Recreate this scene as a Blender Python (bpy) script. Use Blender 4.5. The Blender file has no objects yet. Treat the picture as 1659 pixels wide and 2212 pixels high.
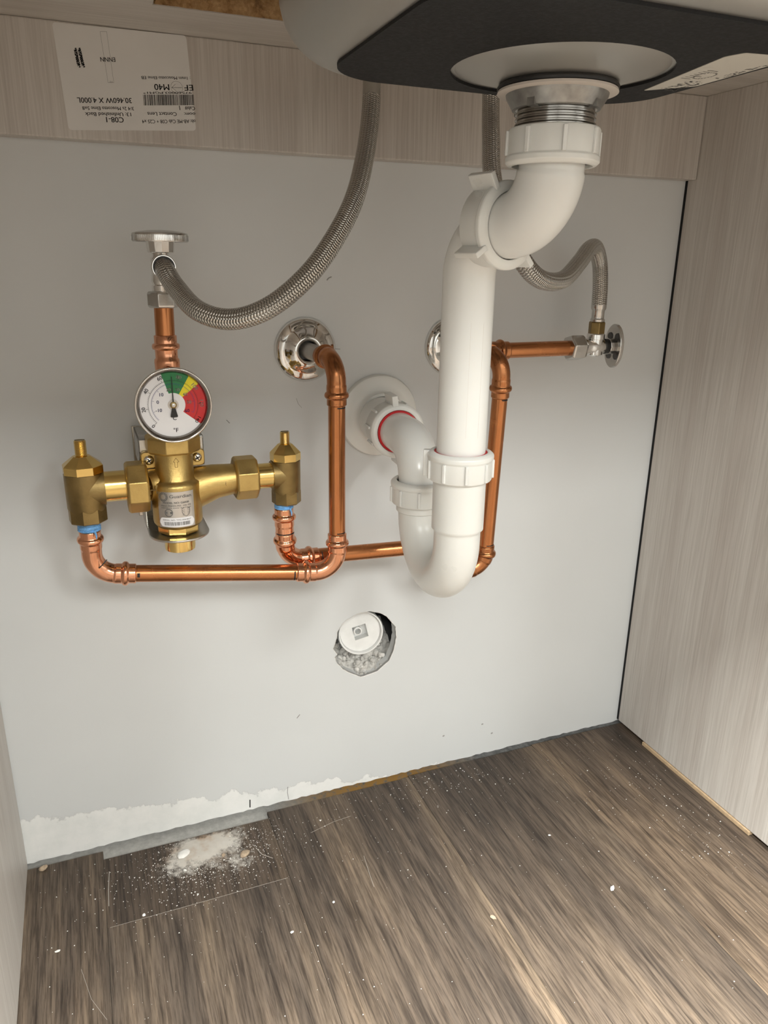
import bpy, bmesh, math, random
from mathutils import Vector, Matrix
random.seed(7)
PI = math.pi
scene = bpy.context.scene
COL = scene.collection

# ------------------------------------------------------------------ camera
cam_d = bpy.data.cameras.new('camera'); cam = bpy.data.objects.new('camera', cam_d); COL.objects.link(cam)
YAW, PITCH, ROLL = 0.37995, -0.32002, 0.01477
_F = Vector((math.sin(YAW)*math.cos(PITCH), math.cos(YAW)*math.cos(PITCH), math.sin(PITCH)))
_R = Vector((math.cos(YAW), -math.sin(YAW), 0)); _U = _R.cross(_F)
_R2 = math.cos(ROLL)*_R + math.sin(ROLL)*_U; _U2 = -math.sin(ROLL)*_R + math.cos(ROLL)*_U
M4 = Matrix((_R2, _U2, -_F)).transposed().to_4x4(); M4.translation = Vector((0.11012, -0.74822, 0.62583))
cam.matrix_world = M4
cam_d.sensor_fit = 'HORIZONTAL'; cam_d.sensor_width = 36.0; cam_d.lens = 36.0*1631.9/1659.0
cam_d.clip_start = 0.01; cam_d.clip_end = 30
scene.camera = cam

# ------------------------------------------------------------------ world, lamps, exposure
world = bpy.data.worlds.new('world'); scene.world = world; world.use_nodes = True
world.node_tree.nodes['Background'].inputs[0].default_value = (1.0, 0.96, 0.9, 1)
world.node_tree.nodes['Background'].inputs[1].default_value = 0.35
def area(name, loc, sx, sy, power, color, target):
    d = bpy.data.lights.new(name, 'AREA'); d.shape = 'RECTANGLE'; d.size = sx; d.size_y = sy; d.energy = power; d.color = color
    o = bpy.data.objects.new(name, d); COL.objects.link(o); o.location = loc
    o.rotation_euler = (Vector(target)-Vector(loc)).to_track_quat('-Z', 'Y').to_euler()
    return o
CEIL = 2.6
LAMPS = {(1.75, -1.65): 135, (0.35, -1.65): 45, (-1.05, -1.65): 175, (1.75, -3.8): 40, (0.35, -3.8): 28, (-1.05, -3.8): 42}
for (lx, ly), pw in LAMPS.items():
    area('ceiling_lamp_light', (lx, ly, CEIL-0.03), 0.6, 0.85 if ly > -2 else 1.2, pw, (0.975, 1.0, 0.975), (lx, ly, 0))
vs = scene.view_settings
vs.view_transform = 'Standard'; vs.look = 'None'; vs.gamma = 1.0; vs.use_curve_mapping = False
vs.exposure = 0.70

# ------------------------------------------------------------------ materials
MATS = {}
def nodes_of(name):
    m = bpy.data.materials.new(name); m.use_nodes = True; MATS[name] = m
    nt = m.node_tree
    return m, nt, nt.nodes['Principled BSDF']
def N(nt, t, **kw):
    n = nt.nodes.new(t)
    for k, v in kw.items():
        if k in n.inputs: n.inputs[k].default_value = v
        else: setattr(n, k, v)
    return n
def L(nt, a, b): nt.links.new(a, b)
def ramp(nt, fac, stops):
    r = nt.nodes.new('ShaderNodeValToRGB'); el = r.color_ramp.elements
    while len(el) < len(stops): el.new(0.5)
    for e, (p, c) in zip(el, stops):
        e.position = p; e.color = c if len(c) == 4 else (*c, 1)
    L(nt, fac, r.inputs[0]); return r
def mapped(nt, scale=(1, 1, 1), coord='Object', rot=(0, 0, 0)):
    tc = nt.nodes.new('ShaderNodeTexCoord'); mp = nt.nodes.new('ShaderNodeMapping')
    mp.inputs['Scale'].default_value = scale; mp.inputs['Rotation'].default_value = rot
    L(nt, tc.outputs[coord], mp.inputs[0]); return mp
def mixc(nt, fac, a, b, blend='MIX'):
    m = nt.nodes.new('ShaderNodeMix'); m.data_type = 'RGBA'; m.blend_type = blend
    for i, v in ((0, fac), (6, a), (7, b)):
        if hasattr(v, 'links') or hasattr(v, 'is_linked'): L(nt, v, m.inputs[i])
        elif isinstance(v, (int, float)): m.inputs[i].default_value = v
        else: m.inputs[i].default_value = (*v, 1) if len(v) == 3 else v
    return m.outputs[2]
def math_n(nt, op, a, b=None, c=None):
    m = nt.nodes.new('ShaderNodeMath'); m.operation = op
    for i, v in enumerate((a, b, c)):
        if v is None: continue
        if isinstance(v, (int, float)): m.inputs[i].default_value = v
        else: L(nt, v, m.inputs[i])
    return m.outputs[0]
def bump(nt, b, h, strength=0.2, dist=0.001):
    n = nt.nodes.new('ShaderNodeBump'); n.inputs['Strength'].default_value = strength; n.inputs['Distance'].default_value = dist
    L(nt, h, n.inputs['Height']); L(nt, n.outputs[0], b.inputs['Normal'])
def plain(name, col, rough=0.5, metal=0.0, var=0.0, vscale=60, rvar=0.0, bmp=0.0, bscale=300, spec=None, sss=0.0, coat=0.0):
    m, nt, b = nodes_of(name)
    b.inputs['Base Color'].default_value = (*col, 1); b.inputs['Roughness'].default_value = rough; b.inputs['Metallic'].default_value = metal
    if spec is not None: b.inputs['Specular IOR Level'].default_value = spec
    if coat: b.inputs['Coat Weight'].default_value = coat; b.inputs['Coat Roughness'].default_value = 0.1
    if sss:
        b.inputs['Subsurface Weight'].default_value = sss; b.inputs['Subsurface Radius'].default_value = (1, 0.9, 0.8); b.inputs['Subsurface Scale'].default_value = 0.004
    mp = mapped(nt)
    nz = N(nt, 'ShaderNodeTexNoise', Scale=vscale, Detail=4.0); L(nt, mp.outputs[0], nz.inputs['Vector'])
    if var:
        r = ramp(nt, nz.outputs[0], [(0.3, tuple(max(0, c*(1-var)) for c in col)), (0.7, tuple(min(1, c*(1+var*0.6)) for c in col))])
        L(nt, r.outputs[0], b.inputs['Base Color'])
    if rvar:
        mr = N(nt, 'ShaderNodeMapRange'); mr.inputs[3].default_value = max(0.02, rough-rvar); mr.inputs[4].default_value = rough+rvar
        mr.inputs[1].default_value = 0.3; mr.inputs[2].default_value = 0.7
        L(nt, nz.outputs[0], mr.inputs[0]); L(nt, mr.outputs[0], b.inputs['Roughness'])
    if bmp:
        n2 = N(nt, 'ShaderNodeTexNoise', Scale=bscale, Detail=3.0); L(nt, mp.outputs[0], n2.inputs['Vector'])
        bump(nt, b, n2.outputs[0], bmp, 0.0006)
    return m
plain('copper_tube', (0.55, 0.225, 0.092), 0.25, 1.0, 0.12, 25, 0.05)
plain('copper_fitting', (0.80, 0.39, 0.23), 0.17, 1.0, 0.12, 60, 0.06)
plain('copper_dark', (0.50, 0.21, 0.09), 0.25, 1.0, 0.25, 60, 0.06)
plain('brass_cast', (0.56, 0.40, 0.15), 0.40, 1.0, 0.12, 90, 0.06, 0.25, 700)
plain('brass_aged', (0.30, 0.215, 0.09), 0.42, 1.0, 0.25, 70, 0.08, 0.2, 600)
plain('brass_bright', (0.83, 0.60, 0.22), 0.18, 1.0, 0.06, 60, 0.04)
plain('chrome', (0.80, 0.79, 0.77), 0.07, 1.0)
plain('bezel_dark_reflection', (0.30, 0.28, 0.26), 0.16, 1.0)  # chrome of the bezel slope, its dark reflections put into the base colour
plain('chrome_satin', (0.60, 0.59, 0.57), 0.22, 1.0, 0.08, 80, 0.05)
plain('chrome_dark', (0.10, 0.10, 0.10), 0.25, 0.6)
plain('stainless', (0.55, 0.54, 0.51), 0.30, 1.0, 0.06, 50, 0.06)
plain('sink_steel', (0.55, 0.54, 0.51), 0.40, 0.95)
plain('zinc_grey', (0.36, 0.36, 0.35), 0.38, 0.9, 0.3, 120, 0.1)
plain('thread_steel', (0.42, 0.41, 0.39), 0.2, 1.0)
plain('stub_metal', (0.50, 0.48, 0.45), 0.35, 0.7, 0.1)
plain('white_plastic', (0.79, 0.80, 0.775), 0.30, 0, 0.02, 20, 0.03, 0, 300, None, 0.25)
plain('white_plastic_glossy', (0.81, 0.82, 0.80), 0.22, 0, 0.02, 20, 0.03, 0, 300, None, 0.25)
plain('cleanout_plastic', (0.80, 0.81, 0.80), 0.45, 0, 0.06, 90)
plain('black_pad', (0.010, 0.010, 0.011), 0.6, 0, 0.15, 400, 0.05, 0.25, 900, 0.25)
plain('black_rubber', (0.012, 0.012, 0.012), 0.45)
plain('nylon_washer', (0.62, 0.57, 0.52), 0.5)
plain('red_rubber', (0.55, 0.012, 0.018), 0.45)
plain('blue_tape', (0.17, 0.42, 0.78), 0.55, 0, 0.3, 500, 0, 0.6, 900)
plain('paper', (0.70, 0.69, 0.67), 0.7, 0, 0.03, 30)
plain('sticker_white', (0.62, 0.60, 0.54), 0.5)
plain('ink', (0.012, 0.012, 0.014), 0.6)
plain('ink_grey', (0.13, 0.125, 0.12), 0.6)
plain('ink_blue', (0.04, 0.045, 0.22), 0.6)
plain('dial_white', (0.80, 0.80, 0.82), 0.4)
plain('dial_green', (0.010, 0.19, 0.055), 0.4)
plain('dial_yellow', (0.80, 0.68, 0.012), 0.4)
plain('dial_red', (0.56, 0.016, 0.018), 0.4)
plain('needle_black', (0.006, 0.006, 0.006), 0.4)
plain('plate_silver', (0.62, 0.60, 0.57), 0.34, 1.0)
plain('plaster_crumb', (0.80, 0.79, 0.76), 0.9, 0, 0.1, 300)
plain('tan_crumb', (0.44, 0.34, 0.24), 0.9, 0, 0.3, 300)
plain('rubble_grey', (0.62, 0.61, 0.58), 0.95, 0, 0.35, 120, 0, 0.8, 500)
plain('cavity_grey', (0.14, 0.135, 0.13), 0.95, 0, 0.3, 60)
plain('ceiling_white', (0.80, 0.80, 0.78), 0.9)
plain('room_paint', (0.31, 0.305, 0.295), 0.9)
plain('lamp_frame', (0.7, 0.7, 0.7), 0.5)
m, nt, b = nodes_of('lamp_diffuser')
b.inputs['Base Color'].default_value = (0.8, 0.8, 0.8, 1); b.inputs['Emission Color'].default_value = (1.0, 0.93, 0.84, 1); b.inputs['Emission Strength'].default_value = 6.0

# glass over the dial
m, nt, b = nodes_of('dial_glass')
b.inputs['Base Color'].default_value = (1, 1, 1, 1); b.inputs['Roughness'].default_value = 0.0
b.inputs['Transmission Weight'].default_value = 1.0; b.inputs['IOR'].default_value = 1.02

def laminate(name, c0, c1, c2, axis='z'):
    m, nt, b = nodes_of(name)
    sc = {'z': (1, 1, 0.02), 'x': (0.02, 1, 1)}[axis]
    mp = mapped(nt, sc)
    a = N(nt, 'ShaderNodeTexNoise', Scale=26.0, Detail=5.0, Roughness=0.65); L(nt, mp.outputs[0], a.inputs['Vector'])
    f = N(nt, 'ShaderNodeTexNoise', Scale=480.0, Detail=3.0, Roughness=0.7); L(nt, mp.outputs[0], f.inputs['Vector'])
    r = ramp(nt, a.outputs[0], [(0.32, c0), (0.5, c1), (0.68, c2)])
    r2 = ramp(nt, f.outputs[0], [(0.34, (0.70, 0.68, 0.66)), (0.6, (1, 1, 1))])
    L(nt, mixc(nt, 0.6, r.outputs[0], r2.outputs[0], 'MULTIPLY'), b.inputs['Base Color'])
    b.inputs['Roughness'].default_value = 0.42
    bump(nt, b, f.outputs[0], 0.12, 0.0004)
    return m
laminate('laminate', (0.50, 0.455, 0.415), (0.565, 0.53, 0.49), (0.62, 0.59, 0.55))
laminate('laminate_edge', (0.52, 0.48, 0.44), (0.57, 0.54, 0.50), (0.62, 0.59, 0.55), 'x')

# dark vinyl plank: cathedral grain, pores, object tint
m, nt, b = nodes_of('vinyl_plank')
oi = nt.nodes.new('ShaderNodeObjectInfo')
tc = nt.nodes.new('ShaderNodeTexCoord')
off = nt.nodes.new('ShaderNodeVectorMath'); off.operation = 'MULTIPLY_ADD'
cmb = nt.nodes.new('ShaderNodeCombineXYZ')
for i in range(3): L(nt, oi.outputs['Random'], cmb.inputs[i])
L(nt, cmb.outputs[0], off.inputs[0]); off.inputs[1].default_value = (7, 13, 3); L(nt, tc.outputs['Object'], off.inputs[2])
def pm(scale):
    mp = nt.nodes.new('ShaderNodeMapping'); mp.inputs['Scale'].default_value = scale; L(nt, off.outputs[0], mp.inputs[0]); return mp.outputs[0]
wob = N(nt, 'ShaderNodeTexNoise', Scale=1.0, Detail=3.0, Roughness=0.55); L(nt, pm((9, 1.2, 1)), wob.inputs['Vector'])
rings = math_n(nt, 'FRACT', math_n(nt, 'MULTIPLY', wob.outputs[0], 13.0))
rings = math_n(nt, 'ABSOLUTE', math_n(nt, 'SUBTRACT', rings, 0.5))
tone = N(nt, 'ShaderNodeTexNoise', Scale=1.0, Detail=4.0, Roughness=0.6); L(nt, pm((18, 1.8, 1)), tone.inputs['Vector'])
pore = N(nt, 'ShaderNodeTexNoise', Scale=1.0, Detail=4.0, Roughness=0.7, Distortion=0.15); L(nt, pm((520, 22, 1)), pore.inputs['Vector'])
pore2 = N(nt, 'ShaderNodeTexNoise', Scale=1.0, Detail=3.0, Roughness=0.7, Distortion=0.2); L(nt, pm((190, 9, 1)), pore2.inputs['Vector'])
base = ramp(nt, tone.outputs[0], [(0.30, (0.060, 0.048, 0.039)), (0.5, (0.122, 0.093, 0.070)), (0.74, (0.225, 0.168, 0.116))])
rr = ramp(nt, rings, [(0.0, (0.55, 0.55, 0.56)), (0.30, (1, 1, 1))])
pr_ = ramp(nt, pore.outputs[0], [(0.38, (0.30, 0.28, 0.27)), (0.56, (1, 1, 1))])
pr2 = ramp(nt, pore2.outputs[0], [(0.34, (0.48, 0.46, 0.45)), (0.50, (1, 1, 1)), (0.74, (1.35, 1.30, 1.24))])
c = mixc(nt, 0.5, base.outputs[0], rr.outputs[0], 'MULTIPLY')
c = mixc(nt, 0.75, c, pr_.outputs[0], 'MULTIPLY'); c = mixc(nt, 0.8, c, pr2.outputs[0], 'MULTIPLY')
c = mixc(nt, 1.0, c, oi.outputs['Color'], 'MULTIPLY')
L(nt, c, b.inputs['Base Color'])
b.inputs['Roughness'].default_value = 0.55; b.inputs['Specular IOR Level'].default_value = 0.35
bump(nt, b, pore.outputs[0], 0.25, 0.0004)

# wall paint with a bare, flaky plaster patch low on the left
m, nt, b = nodes_of('wall_paint')
mp = mapped(nt)
sx = nt.nodes.new('ShaderNodeSeparateXYZ'); L(nt, mp.outputs[0], sx.inputs[0])
big = N(nt, 'ShaderNodeTexNoise', Scale=5.0, Detail=3.0); L(nt, mp.outputs[0], big.inputs['Vector'])
edge = N(nt, 'ShaderNodeTexNoise', Scale=38.0, Detail=6.0, Roughness=0.65); L(nt, mp.outputs[0], edge.inputs['Vector'])
fine = N(nt, 'ShaderNodeTexNoise', Scale=900.0, Detail=2.0); L(nt, mp.outputs[0], fine.inputs['Vector'])
lim = math_n(nt, 'MULTIPLY_ADD', sx.outputs[0], -0.125, 0.058)
lim = math_n(nt, 'ADD', lim, math_n(nt, 'MULTIPLY', math_n(nt, 'SUBTRACT', edge.outputs[0], 0.5), 0.05))
d = math_n(nt, 'SUBTRACT', lim, sx.outputs[2])
xl = N(nt, 'ShaderNodeMapRange'); xl.inputs[1].default_value = -0.0006; xl.inputs[2].default_value = 0.0006; L(nt, d, xl.inputs[0])
paint = ramp(nt, big.outputs[0], [(0.3, (0.635, 0.655, 0.66)), (0.7, (0.67, 0.69, 0.695))])
bare = ramp(nt, edge.outputs[0], [(0.35, (0.77, 0.79, 0.78)), (0.6, (0.84, 0.85, 0.84))])
rimn = math_n(nt, 'ABSOLUTE', d)
rim = N(nt, 'ShaderNodeMapRange'); rim.inputs[1].default_value = 0.0; rim.inputs[2].default_value = 0.0016; rim.inputs[3].default_value = 0.22; rim.inputs[4].default_value = 0.0; L(nt, rimn, rim.inputs[0])
smn = N(nt, 'ShaderNodeTexNoise', Scale=17.0, Detail=5.0, Roughness=0.7); L(nt, mp.outputs[0], smn.inputs['Vector'])
smr = ramp(nt, smn.outputs[0], [(0.70, (0, 0, 0)), (0.85, (0.2, 0.2, 0.2))])
c = mixc(nt, xl.outputs[0], paint.outputs[0], bare.outputs[0])
c = mixc(nt, rim.outputs[0], c, (0.40, 0.40, 0.40))
L(nt, mixc(nt, smr.outputs[0], c, (0.55, 0.54, 0.53)), b.inputs['Base Color'])
b.inputs['Roughness'].default_value = 0.72
hgt = math_n(nt, 'MULTIPLY_ADD', fine.outputs[0], 0.25, math_n(nt, 'MULTIPLY', xl.outputs[0], -1.5))
bump(nt, b, hgt, 0.35, 0.0004)

# raw particle board
m, nt, b = nodes_of('particle_board')
mp = mapped(nt)
v = N(nt, 'ShaderNodeTexVoronoi', Scale=420.0); L(nt, mp.outputs[0], v.inputs['Vector'])
n1 = N(nt, 'ShaderNodeTexNoise', Scale=85.0, Detail=5.0, Roughness=0.7); L(nt, mp.outputs[0], n1.inputs['Vector'])
r1 = ramp(nt, n1.outputs[0], [(0.30, (0.13, 0.065, 0.025)), (0.45, (0.34, 0.20, 0.085)), (0.7, (0.50, 0.33, 0.16))])
r2 = ramp(nt, v.outputs['Color'], [(0.2, (0.6, 0.55, 0.5)), (0.8, (1, 1, 1))])
L(nt, mixc(nt, 0.6, r1.outputs[0], r2.outputs[0], 'MULTIPLY'), b.inputs['Base Color']); b.inputs['Roughness'].default_value = 0.9
bump(nt, b, n1.outputs[0], 0.8, 0.002)
plain('mdf_tan', (0.46, 0.33, 0.20), 0.8, 0, 0.15, 200)

# slab strip along the wall: grey with ochre glue
m, nt, b = nodes_of('slab')
mp = mapped(nt)
n1 = N(nt, 'ShaderNodeTexNoise', Scale=9.0, Detail=3.0); L(nt, mp.outputs[0], n1.inputs['Vector'])
n2 = N(nt, 'ShaderNodeTexNoise', Scale=140.0, Detail=4.0, Roughness=0.7); L(nt, mp.outputs[0], n2.inputs['Vector'])
g = ramp(nt, n2.outputs[0], [(0.3, (0.33, 0.33, 0.315)), (0.7, (0.47, 0.47, 0.45))])
sx = nt.nodes.new('ShaderNodeSeparateXYZ'); L(nt, mp.outputs[0], sx.inputs[0])
dist = math_n(nt, 'ABSOLUTE', math_n(nt, 'SUBTRACT', sx.outputs[0], 0.41))
oc = N(nt, 'ShaderNodeMapRange'); oc.inputs[1].default_value = 0.14; oc.inputs[2].default_value = 0.05; L(nt, dist, oc.inputs[0])
ocm = math_n(nt, 'MULTIPLY', oc.outputs[0], ramp(nt, n2.outputs[0], [(0.35, (0, 0, 0)), (0.5, (1, 1, 1))]).outputs[0])
g2 = ramp(nt, n2.outputs[0], [(0.3, (0.10, 0.105, 0.105)), (0.7, (0.28, 0.285, 0.28))])
gx = N(nt, 'ShaderNodeMapRange'); gx.inputs[1].default_value = 0.24; gx.inputs[2].default_value = 0.34; L(nt, sx.outputs[0], gx.inputs[0])
gm = mixc(nt, gx.outputs[0], g.outputs[0], g2.outputs[0])
L(nt, mixc(nt, ocm, gm, (0.33, 0.19, 0.05)), b.inputs['Base Color']); b.inputs['Roughness'].default_value = 0.9
bump(nt, b, n2.outputs[0], 0.6, 0.001)

# braided stainless hose (uses the tube's own length/angle coordinates)
m, nt, b = nodes_of('braided_steel')
uv = nt.nodes.new('ShaderNodeUVMap'); sp = nt.nodes.new('ShaderNodeSeparateXYZ'); L(nt, uv.outputs[0], sp.inputs[0])
def wave(ku, kv, ph=0.0):
    a = math_n(nt, 'MULTIPLY', sp.outputs[0], ku); c_ = math_n(nt, 'MULTIPLY_ADD', sp.outputs[1], kv, a)
    return math_n(nt, 'SINE', math_n(nt, 'ADD', c_, ph))
P2 = 2*PI
w1 = wave(P2*460, P2*6); w2 = wave(P2*460, -P2*6)
chk = wave(0, P2*10)
sel = math_n(nt, 'GREATER_THAN', chk, 0.0)
hg = math_n(nt, 'ADD', math_n(nt, 'MULTIPLY', w1, sel), math_n(nt, 'MULTIPLY', w2, math_n(nt, 'SUBTRACT', 1.0, sel)))
hg = math_n(nt, 'ADD', hg, math_n(nt, 'MULTIPLY', math_n(nt, 'ABSOLUTE', chk), 0.6))
r = ramp(nt, math_n(nt, 'MULTIPLY_ADD', hg, 0.33, 0.4), [(0.05, (0.17, 0.16, 0.145)), (0.45, (0.52, 0.50, 0.46)), (1.0, (0.82, 0.80, 0.76))])
L(nt, r.outputs[0], b.inputs['Base Color']); b.inputs['Metallic'].default_value = 0.95; b.inputs['Roughness'].default_value = 0.24
bump(nt, b, hg, 0.7, 0.0005)

# fine white dust lying on the planks
m, nt, b = nodes_of('dust_film')
mp = mapped(nt)
n1 = N(nt, 'ShaderNodeTexNoise', Scale=150.0, Detail=6.0, Roughness=0.75); L(nt, mp.outputs[0], n1.inputs['Vector'])
n2 = N(nt, 'ShaderNodeTexNoise', Scale=26.0, Detail=4.0, Roughness=0.6); L(nt, mp.outputs[0], n2.inputs['Vector'])
at = nt.nodes.new('ShaderNodeAttribute'); at.attribute_name = 'dust_amount'
dn = math_n(nt, 'MULTIPLY_ADD', n1.outputs[0], 1.5, -0.75)
dn = math_n(nt, 'ADD', dn, math_n(nt, 'MULTIPLY_ADD', n2.outputs[0], 0.9, -0.45))
dn = math_n(nt, 'ADD', dn, math_n(nt, 'MULTIPLY_ADD', at.outputs['Fac'], 1.15, -0.42))
al = N(nt, 'ShaderNodeMapRange'); al.inputs[1].default_value = 0.0; al.inputs[2].default_value = 0.5; al.inputs[4].default_value = 0.85; L(nt, dn, al.inputs[0])
r = ramp(nt, n2.outputs[0], [(0.35, (0.50, 0.37, 0.27)), (0.5, (0.64, 0.60, 0.54)), (0.7, (0.70, 0.67, 0.62))])
L(nt, r.outputs[0], b.inputs['Base Color']); b.inputs['Roughness'].default_value = 0.95; L(nt, al.outputs[0], b.inputs['Alpha'])

# ------------------------------------------------------------------ mesh helpers
V = Vector
class MB:
    def __init__(s): s.v = []; s.f = []; s.uv = []; s.mi = []; s.cm = 0
    def add(s, vs, fs, uvs=None):
        o = len(s.v); s.v += [tuple(p) for p in vs]
        for i, f in enumerate(fs):
            s.f.append([o+k for k in f]); s.uv.append(uvs[i] if uvs else None); s.mi.append(s.cm)
        return s
    def lathe(s, o, d, prof, seg=48, ph=0.0, up=None, ell=(1, 1), cap=True):
        o, d = V(o), V(d).normalized()
        ref = V(up) if up else (V((0, 0, 1)) if abs(d.z) < 0.9 else V((1, 0, 0)))
        a = (ref-d*ref.dot(d)).normalized(); b_ = d.cross(a)
        vs = []; fs = []
        for r, h in prof:
            for k in range(seg):
                t = ph+2*PI*k/seg
                vs.append(o+d*h+a*(r*ell[0]*math.cos(t))+b_*(r*ell[1]*math.sin(t)))
        for i in range(len(prof)-1):
            for k in range(seg):
                k2 = (k+1) % seg
                fs.append((i*seg+k, i*seg+k2, (i+1)*seg+k2, (i+1)*seg+k))
        if cap:
            if prof[0][0] > 1e-6: fs.append(tuple(reversed(range(seg))))
            if prof[-1][0] > 1e-6: n = (len(prof)-1)*seg; fs.append(tuple(n+k for k in range(seg)))
        return s.add(vs, fs)
    def sweep(s, path, rad, seg=32, cap=True):
        pts = [V(p) for p in path]; n = len(pts)
        if not isinstance(rad, (list, tuple)): rad = [rad]*n
        tan = []
        for i in range(n):
            t = pts[min(i+1, n-1)]-pts[max(i-1, 0)]; tan.append(t.normalized())
        ref = V((0, 0, 1)) if abs(tan[0].z) < 0.9 else V((0, -1, 0))
        a = (ref-tan[0]*ref.dot(tan[0])).normalized()
        vs = []; fs = []; uvs = []; ls = [0.0]
        for i in range(n):
            a = (a-tan[i]*a.dot(tan[i])).normalized(); b_ = tan[i].cross(a)
            if i: ls.append(ls[-1]+(pts[i]-pts[i-1]).length)
            for k in range(seg):
                t = 2*PI*k/seg
                vs.append(pts[i]+(a*math.cos(t)+b_*math.sin(t))*rad[i])
        for i in range(n-1):
            for k in range(seg):
                k2 = (k+1) % seg
                fs.append((i*seg+k, i*seg+k2, (i+1)*seg+k2, (i+1)*seg+k))
                uvs.append(((ls[i], k/seg), (ls[i], (k+1)/seg), (ls[i+1], (k+1)/seg), (ls[i+1], k/seg)))
        if cap:
            fs.append(tuple(reversed(range(seg)))); uvs.append([(0, 0)]*seg)
            fs.append(tuple((n-1)*seg+k for k in range(seg))); uvs.append([(0, 0)]*seg)
        return s.add(vs, fs, uvs)
    def box(s, lo, hi, fr=None):
        x0, y0, z0 = lo; x1, y1, z1 = hi
        vs = [V(p) for p in ((x0, y0, z0), (x1, y0, z0), (x1, y1, z0), (x0, y1, z0), (x0, y0, z1), (x1, y0, z1), (x1, y1, z1), (x0, y1, z1))]
        if fr: vs = [fr @ p for p in vs]
        return s.add(vs, [(3, 2, 1, 0), (4, 5, 6, 7), (0, 1, 5, 4), (1, 2, 6, 5), (2, 3, 7, 6), (3, 0, 4, 7)])
    def prism(s, poly, fn0, fn1):
        """poly = list of 2D points; fn0/fn1 map a 2D point to the two end faces"""
        n = len(poly); vs = [fn0(p) for p in poly]+[fn1(p) for p in poly]
        fs = [tuple(reversed(range(n))), tuple(n+k for k in range(n))]
        fs += [(k, (k+1) % n, n+(k+1) % n, n+k) for k in range(n)]
        return s.add(vs, fs)
    def build(s, name, mat, parent=None, smooth=40, bevel=0, sub=0):
        me = bpy.data.meshes.new(name); me.from_pydata(s.v, [], s.f); me.update()
        if any(u is not None for u in s.uv):
            ul = me.uv_layers.new(name='UVMap')
            for p, u in zip(me.polygons, s.uv):
                if u is None: continue
                for k, li in enumerate(p.loop_indices): ul.data[li].uv = u[k]
        mats = mat if isinstance(mat, (list, tuple)) else [mat]
        for mm in mats: me.materials.append(MATS[mm])
        if len(mats) > 1: me.polygons.foreach_set('material_index', s.mi)
        bm = bmesh.new(); bm.from_mesh(me); bmesh.ops.recalc_face_normals(bm, faces=bm.faces); bm.to_mesh(me); bm.free()
        if smooth:
            me.polygons.foreach_set('use_smooth', [True]*len(me.polygons)); me.set_sharp_from_angle(angle=math.radians(smooth))
        o = bpy.data.objects.new(name, me); COL.objects.link(o)
        if bevel:
            bv = o.modifiers.new('bevel', 'BEVEL'); bv.width = bevel; bv.segments = 2; bv.limit_method = 'ANGLE'
        if parent: put(o, parent)
        return o
def put(o, parent):
    o.parent = parent; o.matrix_parent_inverse = Matrix.Translation(-V(parent.location)); return o
def tag(o, label, cat, group=None, kind=None):
    o['label'] = label; o['category'] = cat
    if group: o['group'] = group
    if kind: o['kind'] = kind
    return o
def thing(name, label, cat, loc, group=None):
    o = bpy.data.objects.new(name, None); COL.objects.link(o); o.location = loc; o.empty_display_size = 0.02
    return tag(o, label, cat, group)
def struct(o, label=None):
    o['kind'] = 'structure'
    if label: o['label'] = label
    return o
def fillet(pts, r, n=14):
    pts = [V(p) for p in pts]; out = [pts[0]]
    for i in range(1, len(pts)-1):
        p, a, c_ = pts[i], (pts[i-1]-pts[i]), (pts[i+1]-pts[i])
        la, lc = a.length, c_.length; a.normalize(); c_.normalize()
        ang = a.angle(c_); rr = r[i-1] if isinstance(r, (list, tuple)) else r
        t = min(rr/math.tan(ang/2), la*0.98, lc*0.98); rr = t*math.tan(ang/2)
        s0, s1 = p+a*t, p+c_*t; bis = (a+c_).normalized(); cen = p+bis*(rr/math.sin(ang/2))
        u = (s0-cen); w = (s1-cen); tot = u.angle(w); ax = u.cross(w).normalized()
        for k in range(n+1): out.append(cen+Matrix.Rotation(tot*k/n, 3, ax) @ u)
    out.append(pts[-1]); return out
def resample(pts, step):
    out = [pts[0].copy()]; acc = 0.0
    ls = [0.0]
    for i in range(1, len(pts)): ls.append(ls[-1]+(pts[i]-pts[i-1]).length)
    tot = ls[-1]; n = max(2, int(tot/step)); j = 0
    for k in range(1, n+1):
        s = tot*k/n
        while j < len(ls)-2 and ls[j+1] < s: j += 1
        f = (s-ls[j])/max(1e-9, ls[j+1]-ls[j]); out.append(pts[j].lerp(pts[j+1], min(1, f)))
    return out
def spline(pts, per=14):
    P = [V(p) for p in pts]; P = [P[0]*2-P[1]]+P+[P[-1]*2-P[-2]]; out = []
    for i in range(1, len(P)-2):
        for k in range(per):
            t = k/per; p0, p1, p2, p3 = P[i-1:i+3]
            out.append(0.5*((2*p1)+(p2-p0)*t+(2*p0-5*p1+4*p2-p3)*t*t+(3*p1-p0-3*p2+p3)*t**3))
    out.append(P[-2]); return out
def text_geo(body, size=1.0, bold=0.0):
    cu = bpy.data.curves.new('t', 'FONT'); cu.body = body; cu.size = size; cu.resolution_u = 3; cu.offset = bold
    o = bpy.data.objects.new('t', cu); COL.objects.link(o)
    dg = bpy.context.evaluated_depsgraph_get(); me = bpy.data.meshes.new_from_object(o.evaluated_get(dg))
    vs = [v.co.copy() for v in me.vertices]; fs = [tuple(p.vertices) for p in me.polygons]
    bpy.data.objects.remove(o); bpy.data.curves.remove(cu); bpy.data.meshes.remove(me)
    return vs, fs
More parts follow.
